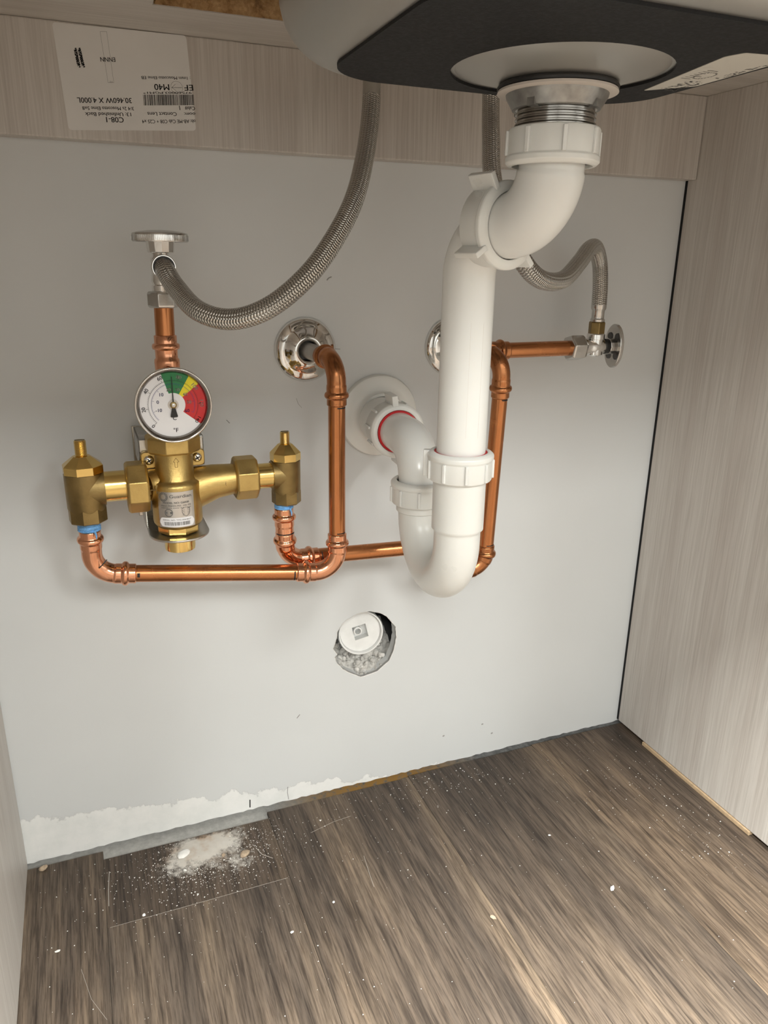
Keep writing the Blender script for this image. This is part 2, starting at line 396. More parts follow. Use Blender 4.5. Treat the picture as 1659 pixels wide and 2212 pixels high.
def put_text(mb, body, fn, width=None, height=None, center=False):
    """lays text out in 2D (baseline start at 0,0; cap height = height; total advance = width), fn maps (x, y) to 3D"""
    vs, fs = text_geo(body)
    x0 = min(v.x for v in vs); x1 = max(v.x for v in vs); h0 = 0.70
    sx = (width/(x1-x0)) if width and len(body) > 1 else height/h0
    sy = height/h0 if height else sx
    cx = (x0+x1)/2 if center else x0
    for dx in (-0.012, 0.012): mb.add([fn((v.x+dx-cx)*sx, v.y*sy) for v in vs], fs)
def rot_frame(o, d, up=(0, 0, 1)):
    """matrix with local z = d at origin o, local x near up"""
    d = V(d).normalized(); u = V(up); a = (u-d*u.dot(d)).normalized(); b_ = d.cross(a)
    m_ = Matrix((a, b_, d)).transposed().to_4x4(); m_.translation = V(o); return m_

# ================================================================== THE SETTING
CW = 0.7737            # clear width between the cabinet sides
ZT = 0.8016            # underside of the counter board
PLANK_T = 0.004
X0R, X1R, Y1R = -2.1, 2.9, -5.2
# slab
s = MB(); s.box((X0R, Y1R, -0.10), (X1R, 0.16, -PLANK_T))
floor = struct(s.build('floor', 'slab', smooth=0), 'concrete slab covered with dark brown wood-look planks')
# planks: columns run away from the wall
PWD = 0.1842; xs = 0.0765
def plank(xa, xb, ya, yb, col):
    s = MB(); g = 0.00012
    lo = (xa+g, yb+g, -PLANK_T); hi = (xb-g, ya-g, 0.0)
    s.box(lo, hi)
    o = s.build('plank', 'vinyl_plank', None, smooth=0, bevel=0.0002)
    o.parent = floor; o.color = (*col, 1); return o
def tint(k, w=0.0): return (k*(1+w), k, k*(1-w))
backs = {-1: -0.0065, 0: -0.0195, 1: -0.0085, 2: -0.006, 3: -0.004}
tints = {(-1, 0): tint(0.92, .0), (0, 0): tint(0.84, .02), (0, 1): tint(1.05, -.01), (1, 0): tint(0.93, 0.0), (2, 0): tint(0.95, 0.0), (3, 0): tint(1.02, .03)}
for c in range(-13, 17):
    xa = xs+c*PWD; xb = xa+PWD
    if xb < X0R or xa > X1R: continue
    xa = max(xa, X0R); xb = min(xb, X1R)
    y = backs.get(c, -0.005)
    first = {-1: -0.74, 0: -0.1160, 1: -0.93, 2: -0.52, 3: -0.98}.get(c, -random.uniform(0.2, 1.2))
    j = 0; ya = y; yb = first
    while ya > Y1R+0.01:
        yb = max(yb, Y1R)
        k = random.uniform(0.82, 1.12); col = tints.get((c, j), tint(k, random.uniform(-.02, .04)))
        plank(xa, xb, ya, yb, col); ya = yb; yb = ya-1.22; j += 1

plain('pale_scratch', (0.40, 0.37, 0.33), 0.8)
def scratch(pts, w):
    s = MB(); s.sweep([(p[0], p[1], 0.00005) for p in pts], w, seg=5); o = s.build('scratch', 'pale_scratch'); o.parent = floor
scratch([(0.079, -0.1158), (0.160, -0.1160), (0.2585, -0.1157)], 0.00015)
scratch([(0.0815, -0.040), (0.0795, -0.066), (0.0790, -0.088)], 0.0004)
scratch([(0.236, -0.061), (0.240, -0.073), (0.250, -0.083)], 0.0004)
scratch([(0.345, -0.115), (0.342, -0.140), (0.340, -0.160)], 0.00022)
scratch([(0.052, -0.155), (0.060, -0.190), (0.072, -0.215)], 0.00015)
scratch([(0.300, -0.060), (0.330, -0.052), (0.352, -0.050)], 0.00018)
# back wall with the broken-out hole
HOLE = [(0.393, 0.2388), (0.407, 0.2338), (0.4165, 0.2259), (0.4257, 0.2128), (0.4271, 0.199), (0.4245, 0.1827), (0.4184, 0.1691), (0.4033, 0.1579), (0.3908, 0.1554), (0.382, 0.154), (0.3708, 0.1607), (0.3598, 0.1691), (0.3524, 0.1786), (0.3496, 0.1864), (0.3531, 0.19), (0.348, 0.1982), (0.3515, 0.2084), (0.3538, 0.2205), (0.3617, 0.2304), (0.3764, 0.2374)]
def jag(poly, sub, amp):
    out = []
    for i, p in enumerate(poly):
        q = poly[(i+1) % len(poly)]
        for k in range(sub):
            t = k/sub; out.append((p[0]+(q[0]-p[0])*t+random.uniform(-amp, amp), p[1]+(q[1]-p[1])*t+random.uniform(-amp, amp)))
    return out
hole = jag(HOLE, 4, 0.00035)
bottom = []
x = X0R
while x < X1R:
    near = -0.05 < x < CW+0.05
    bottom.append((x, 0.0022+random.uniform(-0.0009, 0.0010) if near else 0.002)); x += 0.006 if near else 0.3
bottom.append((X1R, 0.002))
me = bpy.data.meshes.new('wall_back'); bm = bmesh.new()
outer = bottom+[(X1R, CEIL), (X0R, CEIL)]
def loop(poly, y): return [bm.verts.new((p[0], y, p[1])) for p in poly]
edges = []
for poly in (outer, hole):
    vs_ = loop(poly, 0.0); n = len(vs_)
    edges += [bm.edges.new((vs_[k], vs_[(k+1) % n])) for k in range(n)]
bmesh.ops.triangle_fill(bm, edges=edges, use_beauty=True)
r = bmesh.ops.extrude_face_region(bm, geom=list(bm.faces))
bmesh.ops.translate(bm, verts=[g for g in r['geom'] if isinstance(g, bmesh.types.BMVert)], vec=(0, 0.013, 0))
bmesh.ops.recalc_face_normals(bm, faces=bm.faces)
bm.to_mesh(me); bm.free(); me.materials.append(MATS['wall_paint'])
wall = bpy.data.objects.new('wall_back', me); COL.objects.link(wall); struct(wall, 'light grey painted drywall behind the pipes')
# paper-thin torn rim, lighter gypsum round the hole
s = MB(); n = len(hole); cx, cz = 0.388, 0.197
for k in range(n):
    p, q = hole[k], hole[(k+1) % n]
    e0 = 0.0002+0.0008*abs(math.sin(k*1.7)); e1 = 0.0002+0.0008*abs(math.sin(((k+1) % n)*1.7))
    def outp(a, e): dx, dz = a[0]-cx, a[1]-cz; l = math.hypot(dx, dz); return (a[0]+dx/l*e, -0.0005, a[1]+dz/l*e)
    s.add([(p[0], -0.0002, p[1]), (q[0], -0.0002, q[1]), outp(q, e1), outp(p, e0), (p[0], 0.004, p[1]), (q[0], 0.004, q[1])], [(0, 1, 2, 3), (0, 4, 5, 1)])
s.build('torn_rim', 'plaster_crumb', wall)
# cavity behind the hole
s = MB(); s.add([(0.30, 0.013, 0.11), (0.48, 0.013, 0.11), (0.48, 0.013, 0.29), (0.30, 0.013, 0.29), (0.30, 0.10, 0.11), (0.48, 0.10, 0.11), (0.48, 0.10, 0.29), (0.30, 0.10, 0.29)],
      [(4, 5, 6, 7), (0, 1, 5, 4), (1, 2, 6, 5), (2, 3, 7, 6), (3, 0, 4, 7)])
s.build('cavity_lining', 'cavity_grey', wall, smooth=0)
# scuffs and pencil strokes on the paint
plain('scuff', (0.34, 0.335, 0.33), 0.8)
def stroke(pts, w, mat='scuff'):
    s = MB(); s.sweep([(p[0], -0.0001, p[1]) for p in pts], w, seg=6); return s.build('scuff_mark', mat, wall)
stroke([(0.2428, 0.0165), (0.2424, 0.006)], 0.0007, 'ink')
stroke([(0.289, 0.022), (0.2885, 0.014), (0.2895, 0.004)], 0.0004)
stroke([(0.3025, 0.1150), (0.3062, 0.1192)], 0.0005)
stroke([(0.3445, 0.6075), (0.3462, 0.6095), (0.3492, 0.6108)], 0.0006)
stroke([(0.3105, 0.492), (0.3125, 0.486), (0.316, 0.482)], 0.00022)
stroke([(0.2385, 0.4740), (0.2415, 0.4705)], 0.0004)
stroke([(0.353, 0.5405), (0.358, 0.5400)], 0.0003)
stroke([(0.353, 0.5300), (0.357, 0.5282)], 0.00025)
for p in ((0.4965, 0.0435), (0.5683, 0.0304), (0.553, 0.048)):
    stroke([(p[0]-0.0012, p[1]), (p[0]+0.0012, p[1]+0.0006)], 0.0009)
# rest of the room behind the photographer
def slab_obj(name, lo, hi, mat, lab):
    s = MB(); s.box(lo, hi); return struct(s.build(name, mat, smooth=0), lab)
slab_obj('wall_left', (X0R-0.1, Y1R, 0), (X0R, 0, CEIL), 'room_paint', 'painted side wall of the room')
slab_obj('wall_right', (X1R, Y1R, 0), (X1R+0.1, 0, CEIL), 'room_paint', 'painted side wall of the room')
slab_obj('wall_front', (X0R-0.1, Y1R-0.1, 0), (X1R+0.1, Y1R, CEIL), 'room_paint', 'painted wall facing the sink cabinet')
slab_obj('ceiling', (X0R-0.1, Y1R-0.1, CEIL), (X1R+0.1, 0.1, CEIL+0.1), 'ceiling_white', 'white room ceiling')
for lx, ly in LAMPS:
    nm = 'white ceiling light panel, %s of the %s row above the room' % ({1.75: 'rightmost', 0.35: 'middle', -1.05: 'leftmost'}[lx], 'nearer' if ly > -2.5 else 'farther')
    t = thing('ceiling_light', nm, 'ceiling light', (lx, ly, CEIL), 'ceiling light panels')
    hl = 0.425 if ly > -2 else 0.60
    s = MB(); s.box((lx-0.33, ly-hl-0.03, CEIL-0.02), (lx+0.33, ly+hl+0.03, CEIL)); s.build('frame', 'lamp_frame', t, smooth=0)
    s = MB(); s.box((lx-0.30, ly-hl, CEIL-0.024), (lx+0.30, ly+hl, CEIL-0.021)); s.build('diffuser', 'lamp_diffuser', t, smooth=0)

# ================================================================== CABINET
cab = thing('vanity_cabinet', 'pale grey wood-grain laminate sink cabinet enclosing the pipes', 'cabinet', (CW/2, -0.3, 0))
CD = -0.585
s = MB(); s.box((-0.019, CD, 0.0005), (0, -0.0015, ZT)); s.build('side_panel', 'laminate', cab, smooth=0, bevel=0.0006)
s = MB(); s.box((CW, CD, 0.0064), (CW+0.019, -0.0048, ZT)); s.build('side_panel', 'laminate', cab, smooth=0, bevel=0.0006)
ZS = 0.7178; YS = -0.0183
s = MB(); s.box((0.0002, YS, ZS), (CW-0.0002, -0.0002, ZT)); s.build('back_rail', 'laminate', cab, smooth=0, bevel=0.0012)
s = MB(); s.box((CW+0.0155, CD, 0.0), (CW+0.019, -0.001, 0.0062)); s.build('foot_shade_strip', 'black_pad', cab, smooth=0)  # black strip added to block outside light and darken the gap under the panel
s = MB(); s.box((CW+0.0008, -0.0047, 0.0062), (CW+0.019, -0.0002, ZT)); s.build('edge_shade_strip', 'black_pad', cab, smooth=0)  # black filler standing in for the shade between side panel and wall
# maker's label on the rail (upside down)
LQ = [(0.11588, 0.80007), (0.2186, 0.80135), (0.22228, 0.7304), (0.11991, 0.72402)]
def round_quad(q, r, n=5):
    out = []; P = [V((*p, 0)) for p in q]; m_ = len(P)
    for i in range(m_):
        a, p, b_ = P[i-1], P[i], P[(i+1) % m_]
        u, w = (a-p).normalized(), (b_-p).normalized(); s0, s1 = p+u*r, p+w*r
        for k in range(n+1):
            t = k/n; out.append(((1-t)**2*s0+2*t*(1-t)*p+t*t*s1)[:2])
    return out
s = MB(); s.prism(round_quad(LQ, 0.003), lambda p: (p[0], YS-0.00025, p[1]), lambda p: (p[0], YS+0.0001, p[1]))
lab = s.build('label_sticker', 'paper', cab, smooth=0); lab['label'] = 'white printed label stuck on upside down'
ink = MB(); YI = YS-0.00036
TX = [(': 1mm Moscotto Elme EB', (0.21998, 0.77124), (0.1801, 0.76824), 0.00228), ('EF', (0.22152, 0.76537), (0.2144, 0.76476), 0.00446),
 ('M40', (0.20194, 0.76409), (0.18993, 0.76333), 0.00454), ('97560003.PGM1*', (0.22028, 0.76003), (0.18056, 0.75675), 0.00156),
 ('Cab#', (0.22225, 0.74895), (0.21403, 0.74832), 0.00274), ('1', (0.20976, 0.74867), (0.20828, 0.74855), 0.00341),
 ('oom:', (0.22226, 0.74445), (0.21298, 0.74375), 0.00248), ('Contact Lens', (0.20674, 0.74342), (0.1829, 0.74178), 0.00286),
 ('ob: AB-ME Cab C08 + C25 x4', (0.22217, 0.73897), (0.17809, 0.73565), 0.00271), ('C08-1', (0.16324, 0.73645), (0.1496, 0.73573), 0.00402),
 ('13: Unfinished Back', (0.16952, 0.74038), (0.13359, 0.73796), 0.00275), ('3/4 2s Moscotto Elme 5x8', (0.17217, 0.74483), (0.13199, 0.74214), 0.00257),
 ('30.460W X 4.000L', (0.1709, 0.75135), (0.12859, 0.74834), 0.00389), ('ENNN', (0.16066, 0.77984), (0.14927, 0.779), 0.00322)]
for body, a, b_, h in TX:
    a2, b2 = V(a), V(b_); u = (b2-a2); wd = u.length; u.normalize(); up = V((u.y, -u.x))
    if up.y > 0: up = -up
    put_text(ink, body, lambda x, y, a2=a2, u=u, up=up: (a2.x+u.x*x+up.x*y, YI, a2.y+u.y*x+up.y*y), wd, h)
for a, b_ in (((0.12966, 0.78336), (0.13153, 0.76976)), ((0.1326, 0.78365), (0.1349, 0.77007))):
    a2, b2 = V(a), V(b_); u = b2-a2; wd = u.length; u.normalize(); up = V((-u.y, u.x))
    for dx in (0, 0.0002, 0.0004):
        put_text(ink, '*975P0003R*', lambda x, y, a2=a2, u=u, up=up, dx=dx: (a2.x+u.x*x+up.x*y+dx, YI, a2.y+u.y*x+up.y*y+dx), wd, 0.0021)
def line2(a, b_, w, mb=None, y=None):
    a, b_ = V(a), V(b_); d_ = (b_-a).normalized(); nn = V((-d_.y, d_.x))*w/2
    yy = YI if y is None else y
    (mb or ink).add([(p.x, yy, p.y) for p in (a-nn, b_-nn, b_+nn, a+nn)], [(0, 1, 2, 3)])
RC = [(0.15105, 0.7971), (0.15608, 0.79763), (0.15813, 0.76151), (0.15369, 0.76113)]
for k in range(4): line2(RC[k], RC[(k+1) % 4], 0.00014)
for t in (0.35, 0.65):
    x = 0.15369+(0.15813-0.15369)*t; line2((x, 0.7613), (x+0.0003, 0.7626), 0.00025)
rb = random.Random(3); x = 0.0
while x < 1.0:
    w = rb.choice((0.006, 0.006, 0.012, 0.018)); g_ = rb.choice((0.006, 0.006, 0.012))
    if x+w > 1: break
    def bq(t, v): return (0.18038+(0.22208-0.18038)*t, YI, 0.75462+(0.75802-0.75462)*t-0.0080*v)
    ink.add([bq(x, 0), bq(x+w, 0), bq(x+w, 1), bq(x, 1)], [(0, 1, 2, 3)]); x += w+g_
cc = V((0.2083, 0.7622))
for k in range(28):
    t0, t1 = 2*PI*k/28, 2*PI*(k+1)/28
    line2((cc.x+0.0048*math.cos(t0), cc.y+0.0048*math.sin(t0)), (cc.x+0.0048*math.cos(t1), cc.y+0.0048*math.sin(t1)), 0.00014)
line2((0.2040, 0.7619), (0.2126, 0.7625), 0.00022); line2((0.2073, 0.7646), (0.2042, 0.7619), 0.00018); line2((0.2077, 0.7598), (0.2042, 0.7619), 0.00018)
ink.build('printed_text', 'ink', lab, smooth=0)

# countertop board with the sink cut-out (raw chipboard edges)
ctop = thing('countertop', 'counter board over the cabinet with raw brown chipboard cut-out edge', 'countertop', (CW/2, -0.3, ZT))
CX0, CX1, CY0, CY1 = 0.186, 0.592, -0.090, -0.545
ZB = ZT+0.034
def board(lo, hi): s.box(lo, hi)
s = MB()
s.box((-0.10, CY0+0.001, ZT), (CW+0.10, -0.001, ZB)); s.build('underside_board', 'laminate_edge', ctop, smooth=0)
s = MB(); s.box((-0.10, -0.64, ZT), (CX0-0.001, CY0+0.001, ZB)); s.build('underside_board', 'laminate_edge', ctop, smooth=0)
s = MB(); s.box((CX1+0.001, -0.64, ZT), (CW+0.10, CY0+0.001, ZB)); s.build('underside_board', 'laminate_edge', ctop, smooth=0)
s = MB(); s.box((CX0-0.001, -0.64, ZT), (CX1+0.001, CY1-0.001, ZB)); s.build('underside_board', 'laminate_edge', ctop, smooth=0)
# chipped raw edge: uneven face standing just proud of the boards
def raw_edge(p0, p1, nrm, seed):
    rr = random.Random(seed); s = MB(); n = 70; rows = 6; vs_ = []
    p0, p1, nrm = V(p0), V(p1), V(nrm)
    for j in range(rows+1):
        for i in range(n+1):
            t = i/n; amp = 0.0018*rr.random() if j else 0.0022*rr.random()*rr.random()
            q = p0.lerp(p1, t)+nrm*(0.0002+amp)+V((0, 0, (ZB-ZT)*j/rows+(0.0003 if j == 0 else 0)))
            vs_.append(q)
    fs_ = [(j*(n+1)+i, j*(n+1)+i+1, (j+1)*(n+1)+i+1, (j+1)*(n+1)+i) for j in range(rows) for i in range(n)]
    s.add(vs_, fs_)
    b0 = p0-nrm*0.004; b1 = p1-nrm*0.004; h = V((0, 0, ZB-ZT))
    return s.build('raw_edge', 'particle_board', ctop, smooth=0)
raw_edge((CX0, CY0, ZT), (CX1, CY0, ZT), (0, -1, 0), 1)
raw_edge((CX0, CY1, ZT), (CX0, CY0, ZT), (1, 0, 0), 2)
raw_edge((CX1, CY0, ZT), (CX1, CY1, ZT), (-1, 0, 0), 3)
# solid top layer round the bowl
s = MB()
SX0, SX1, SY0, SY1 = 0.232, 0.536, -0.192, -0.466
for lo, hi in (((-0.12, SY0, ZB), (CW+0.12, 0, ZB+0.012)), ((-0.12, -0.65, ZB), (CW+0.12, SY1, ZB+0.012)), ((-0.12, SY1, ZB), (SX0, SY0, ZB+0.012)), ((SX1, SY1, ZB), (CW+0.12, SY0, ZB+0.012))): s.box(lo, hi)
s.build('top_surface', 'dial_white', ctop, smooth=0)

# ================================================================== SINK
DX, DY = 0.3980, -0.3030
sink = thing('undermount_sink', 'stainless undermount sink bowl with black pad under its base', 'sink', (DX, DY, 0.737))
def rrect(x0, x1, y0, y1, r, n=12):
    out = []
    for cx_, cy_, a0 in ((x1-r, y1-r, 0), (x0+r, y1-r, PI/2), (x0+r, y0+r, PI), (x1-r, y0+r, 1.5*PI)):
        for k in range(n+1): t = a0+PI/2*k/n; out.append((cx_+r*math.cos(t), cy_+r*math.sin(t)))
    return out
PX0, PX1, PY0, PY1 = 0.2685, 0.4990, -0.4260, -0.2310
s = MB(); rings = []
prof = []
for k in range(11):
    t = PI/2*k/10; prof.append((0.032*math.sin(t), 0.739+0.032*(1-math.cos(t))))
prof += [(0.0325, 0.785), (0.033, 0.81), (0.033, ZB-0.0009)]
inner = []
for e, z in prof: rings.append([(p[0], p[1], z) for p in rrect(PX0-e, PX1+e, PY0-e, PY1+e, 0.040+e)])
rings.append([(p[0], p[1], ZB-0.0008) for p in rrect(PX0-0.060, PX1+0.060, PY0-0.060, PY1+0.060, 0.070)])      # mounting rim under the counter
n = len(rings[0]); vs_ = [p for r_ in rings for p in r_]
fs_ = [(i*n+k, i*n+(k+1) % n, (i+1)*n+(k+1) % n, (i+1)*n+k) for i in range(len(rings)-1) for k in range(n)]
fs_.append(tuple(reversed(range(n))))
s.add(vs_, fs_); bowl = s.build('bowl', 'sink_steel', sink, smooth=50)
sd = bowl.modifiers.new('sheet', 'SOLIDIFY'); sd.thickness = 0.0012; sd.offset = -1
# black sound pad: rounded sheet with a round opening
me = bpy.data.meshes.new('sound_pad'); bm = bmesh.new(); ed = []
for poly in (rrect(PX0, PX1, PY0, PY1, 0.042), [(DX-0.001+0.0662*math.cos(2*PI*k/64), DY-0.003+0.0662*math.sin(2*PI*k/64)) for k in range(64)]):
    vv = [bm.verts.new((p[0], p[1], 0.7360)) for p in poly]; ed += [bm.edges.new((vv[k], vv[(k+1) % len(vv)])) for k in range(len(vv))]
bmesh.ops.triangle_fill(bm, edges=ed, use_beauty=True)
r = bmesh.ops.extrude_face_region(bm, geom=list(bm.faces)); bmesh.ops.translate(bm, verts=[g for g in r['geom'] if isinstance(g, bmesh.types.BMVert)], vec=(0, 0, 0.0029))
bmesh.ops.recalc_face_normals(bm, faces=bm.faces); bm.to_mesh(me); bm.free(); me.materials.append(MATS['black_pad'])
pad = bpy.data.objects.new('sound_pad', me); COL.objects.link(pad); put(pad, sink); pad['label'] = 'black rubber sound-deadening pad'
s = MB(); s.lathe((DX-0.001, DY-0.003, 0.7388), (0, 0, -1), [(0.0660, 0.0), (0.0652, 0.0006), (0.050, 0.0045), (0.038, 0.0085), (0.030, 0.0100), (0.018, 0.0100)], 72); s.build('drain_recess', 'sink_steel', sink)
# paper sticker on the pad
SQ = [(0.4749, -0.2869), (0.458, -0.3742), (0.462, -0.3850), (0.4938, -0.3900), (0.4955, -0.3707), (0.4965, -0.3117)]
s = MB(); s.prism(round_quad(SQ, 0.002, 3), lambda p: (p[0], p[1], 0.7357), lambda p: (p[0], p[1], 0.7361))
stk = s.build('spec_sticker', 'sticker_white', sink, smooth=0); stk['label'] = 'white printed sticker on the pad'
s = MB(); rs = random.Random(5)
def mark(x, y, lx, ly):
    s.add([(x, y, 0.73562), (x+lx, y, 0.73562), (x+lx, y+ly, 0.73562), (x, y+ly, 0.73562)], [(0, 1, 2, 3)])
for i in range(70):
    y = rs.uniform(-0.323, -0.296); x = rs.uniform(0.480, 0.493); mark(x, y, rs.uniform(0.0006, 0.0022), rs.uniform(0.0005, 0.0018))
for i in range(7):
    mark(0.4715, -0.348+i*0.0036, rs.uniform(0.004, 0.009), 0.0008)
for i in range(40):
    y = rs.uniform(-0.376, -0.332); x = rs.uniform(0.4895, 0.4945); mark(x, y, rs.uniform(0.0005, 0.0015), rs.uniform(0.0008, 0.0025))
for i in range(22):
    t0 = 2*PI*i/22; mark(0.4800+0.005*math.cos(t0), -0.337+0.008*math.sin(t0), 0.0007, 0.0016)
s.build('sticker_print', 'ink_grey', stk, smooth=0)

# ================================================================== BASKET STRAINER
st = thing('sink_strainer', 'threaded metal basket strainer with black gasket under the sink drain', 'strainer', (DX, DY, 0.70))
Zd = lambda z: z
s = MB(); s.lathe((DX, DY, 0.7296), (0, 0, -1), [(0.030, 0.0), (0.0358, 0.0004), (0.0368, 0.0018), (0.0366, 0.0032), (0.030, 0.0038), (0.020, 0.0038)], 64); s.build('gasket', 'black_rubber', st)
s = MB(); s.lathe((DX, DY, 0.7260), (0, 0, -1), [(0.020, 0), (0.0362, 0.0), (0.0366, 0.0014), (0.0345, 0.0020), (0.020, 0.0020)], 64); s.build('friction_washer', 'nylon_washer', st)
s = MB(); s.lathe((DX, DY, 0.7242), (0, 0, -1), [(0.022, 0), (0.0312, 0.0), (0.0308, 0.0020), (0.0276, 0.0072), (0.0268, 0.0086), (0.022, 0.0086)], 64)
for a in range(4):
    t = a*PI/2+0.45; fr = rot_frame((DX+0.0262*math.cos(t), DY+0.0262*math.sin(t), 0.7192), (0, 0, 1), (math.cos(t), math.sin(t), 0)); s.box((-0.003, -0.0025, -0.0045), (0.0026, 0.0025, 0.0045), fr)
s.build('lock_nut', 'zinc_grey', st)
prof = [(0.018, 0)]; h = 0.0
while h < 0.026:
    prof += [(0.0236, h), (0.0248, h+0.0006), (0.0248, h+0.0012), (0.0236, h+0.0018)]; h += 0.0028
prof.append((0.018, h))
s = MB(); s.lathe((DX, DY, 0.7165), (0, 0, -1), prof, 64); s.build('threaded_tail', 'thread_steel', st)

# ================================================================== WHITE DRAIN TRAP
trap = thing('drain_trap', 'white plastic drain pipe with P-trap and slip nuts below the sink', 'drain pipe', (0.379, -0.235, 0.36))
WP = 'white_plastic'
def slip_nut(name, o, d, r, ln, ribs=10, lugs=(), up=(0, 0, 1), lip=0.6, ph=0.0, rib=0.0016, rlen=0.85, inner=0.0192, parent=trap, mat=WP):
    """nut along d from o; lip side (closed, narrow) at the end"""
    s = MB(); d = V(d).normalized()
    s.lathe(o, d, [(inner, 0.0015), (r-0.0025, 0.0), (r-0.0006, 0.0006), (r, 0.002), (r, ln*0.72), (r+lip*0.001, ln*0.76), (r+lip*0.001, ln*0.90), (r-0.0012, ln*0.985), (r-0.003, ln), (inner+0.0004, ln), (inner+0.0002, ln-0.0025)], 64, up=up, cap=False)
    for k in range(ribs):
        t = ph+2*PI*k/ribs; fr = rot_frame(o, d, up)
        c_ = fr @ V((math.cos(t)*r, math.sin(t)*r, 0)); rd = (c_-V(o)).normalized()
        f2 = rot_frame(c_, d, rd); s.box((-0.001, -0.0013, ln*0.08), (rib, 0.0013, ln*rlen), f2)
    for t, w, hgt in lugs:
        fr = rot_frame(o, d, up); c_ = fr @ V((math.cos(t)*r, math.sin(t)*r, 0)); rd = (c_-V(o)).normalized()
        f2 = rot_frame(c_, d, rd); s.box((-0.002, -w/2, ln*0.05), (hgt, w/2, ln*0.98), f2)
    return s.build(name, mat, parent, bevel=0.0006)
TZ = 0.650                                   # level of the short horizontal offset
drop = V((0.379, -0.235, 0)); dr = V((DX, DY, 0)); hd = (dr-drop).normalized()
# top nut on the strainer
slip_nut('slip_nut', (DX, DY, 0.7056), (0, 0, -1), 0.0284, 0.0220, 8, (), (1, 0, 0), 0.8, 0.35, 0.0016, 0.72, inner=0.0246)
# upper elbow
pth = fillet([(DX, DY, 0.695), (DX, DY, TZ), tuple(drop+hd*0.018+V((0, 0, TZ)))], 0.034, 18)
pth = resample(pth, 0.0015); ls = [0.0]
for i in range(1, len(pth)): ls.append(ls[-1]+(pth[i]-pth[i-1]).length)
rad = [0.0205 if l < 0.0140 else 0.0214 for l in ls]
s = MB(); s.sweep(pth, rad, 48); s.build('upper_elbow', 'white_plastic_glossy', trap, smooth=50)
# nut between the elbows
o = drop+hd*0.0155+V((0, 0, TZ))
slip_nut('slip_nut', o, hd, 0.0272, 0.0240, 0, ((0.55, 0.004, 0.0105), (2.15, 0.004, 0.009), (3.9, 0.004, 0.008), (5.35, 0.004, 0.008)), (0, 0, 1), 1.6, inner=0.0216)
# lower elbow + drop pipe in one piece
pth = resample(fillet([tuple(drop+hd*0.036+V((0, 0, TZ))), tuple(drop+V((0, 0, TZ))), (0.379, -0.235, 0.445)], 0.034, 18), 0.002)
s = MB(); s.sweep(pth, [0.0192]*len(pth), 48)
tail = s.build('drop_pipe', 'white_plastic_glossy', trap, smooth=50)
s = MB()
for yy in (0.004, -0.006):
    s.sweep([(0.379+yy, -0.235-math.sqrt(0.0192**2-yy*yy)+0.00002, z) for z in (0.585, 0.50)], 0.00006, 5)
s.build('mould_seam', 'nylon_washer', tail)
# J-bend
JB = (0.3850, -0.1460)
NZ1 = 0.4865
slip_nut('slip_nut', (0.379, -0.235, 0.4635), (0, 0, 1), 0.0252, 0.0230, 9, ((-0.55+PI, 0.0055, 0.004),), (1, 0, 0), 0.9, 0.25, 0.0016, 0.72, inner=0.0205)
pth = resample(fillet([(0.379, -0.235, 0.468), (0.379, -0.235, 0.4100-0.0446), (JB[0], JB[1], 0.4100-0.0446), (JB[0], JB[1], 0.425)], 0.0446, 22), 0.0015)
ls = [0.0]
for i in range(1, len(pth)): ls.append(ls[-1]+(pth[i]-pth[i-1]).length)
tot = ls[-1]
rad = [0.0209 if l < 0.0455 else 0.0193 if l < 0.0470 else 0.0188 for l in ls]
rad = [0.0208 if tot-l < 0.016 else r_ for l, r_ in zip(ls, rad)]
s = MB(); s.sweep(pth, rad, 48); s.build('j_bend', WP, trap, smooth=50)
slip_nut('slip_nut', (JB[0], JB[1], 0.4165), (0, 0, 1), 0.0252, 0.0225, 9, (), (1, 0, 0), 0.9, 0.1, 0.0016, 0.72, inner=0.0205)
# trap arm from the second leg to the wall
AX = (0.3955, 0.4690)
pth = resample(fillet([(JB[0], JB[1], 0.428), (JB[0], JB[1], AX[1]), (0.3910, -0.070, AX[1])], 0.036, 20), 0.0015)
s = MB(); s.sweep(pth, [0.0190]*len(pth), 48); s.build('trap_arm', 'white_plastic_glossy', trap, smooth=50)
ad = (V((0.3897, -0.0835, 0))-V((0.3975, 0, 0))).normalized()
ob = V((0.3975, 0, AX[1]))+ad*0.0552
slip_nut('slip_nut', ob, ad, 0.0262, 0.0285, 10, ((0.12, 0.006, 0.0088), (PI+0.12, 0.006, 0.0088)), (0, 0, 1), 0.8, 0.2, 0.0018, 0.66, inner=0.0207)
s = MB(); s.lathe(ob+ad*0.0272, ad, [(0.0186, 0), (0.0208, 0.0), (0.0208, 0.0018), (0.0186, 0.0018)], 48, cap=False); s.build('slip_gasket', 'red_rubber', trap)
for z in (0.4850,):
    s = MB(); s.lathe((0.379, -0.235, z-0.0005), (0, 0, 1), [(0.0190, 0), (0.0207, 0.0), (0.0207, 0.0014), (0.0190, 0.0014)], 48, cap=False); s.build('slip_gasket', 'red_rubber', trap)
s = MB(); s.lathe(V((0.3975, 0, AX[1]))-ad*0.02, ad, [(0.0215, 0), (0.0215, 0.042), (0.0236, 0.0425), (0.0236, 0.060), (0.0232, 0.062), (0.0232, 0.080)], 56); s.build('wall_adapter', WP, trap)
# wall flange (own piece, slid over the adapter)
s = MB(); s.lathe((0.4000, 0.0, 0.4695), (0, -1, 0), [(0.0436, 0.0), (0.0436, 0.0035), (0.0425, 0.0060), (0.0400, 0.0072), (0.034, 0.0076), (0.0285, 0.0086), (0.0262, 0.0110), (0.0255, 0.0140), (0.0222, 0.0140), (0.0222, 0.002)], 72, cap=False)
fl = s.build('wall_flange', WP); tag(fl, 'round white plastic wall flange around the trap arm', 'flange')

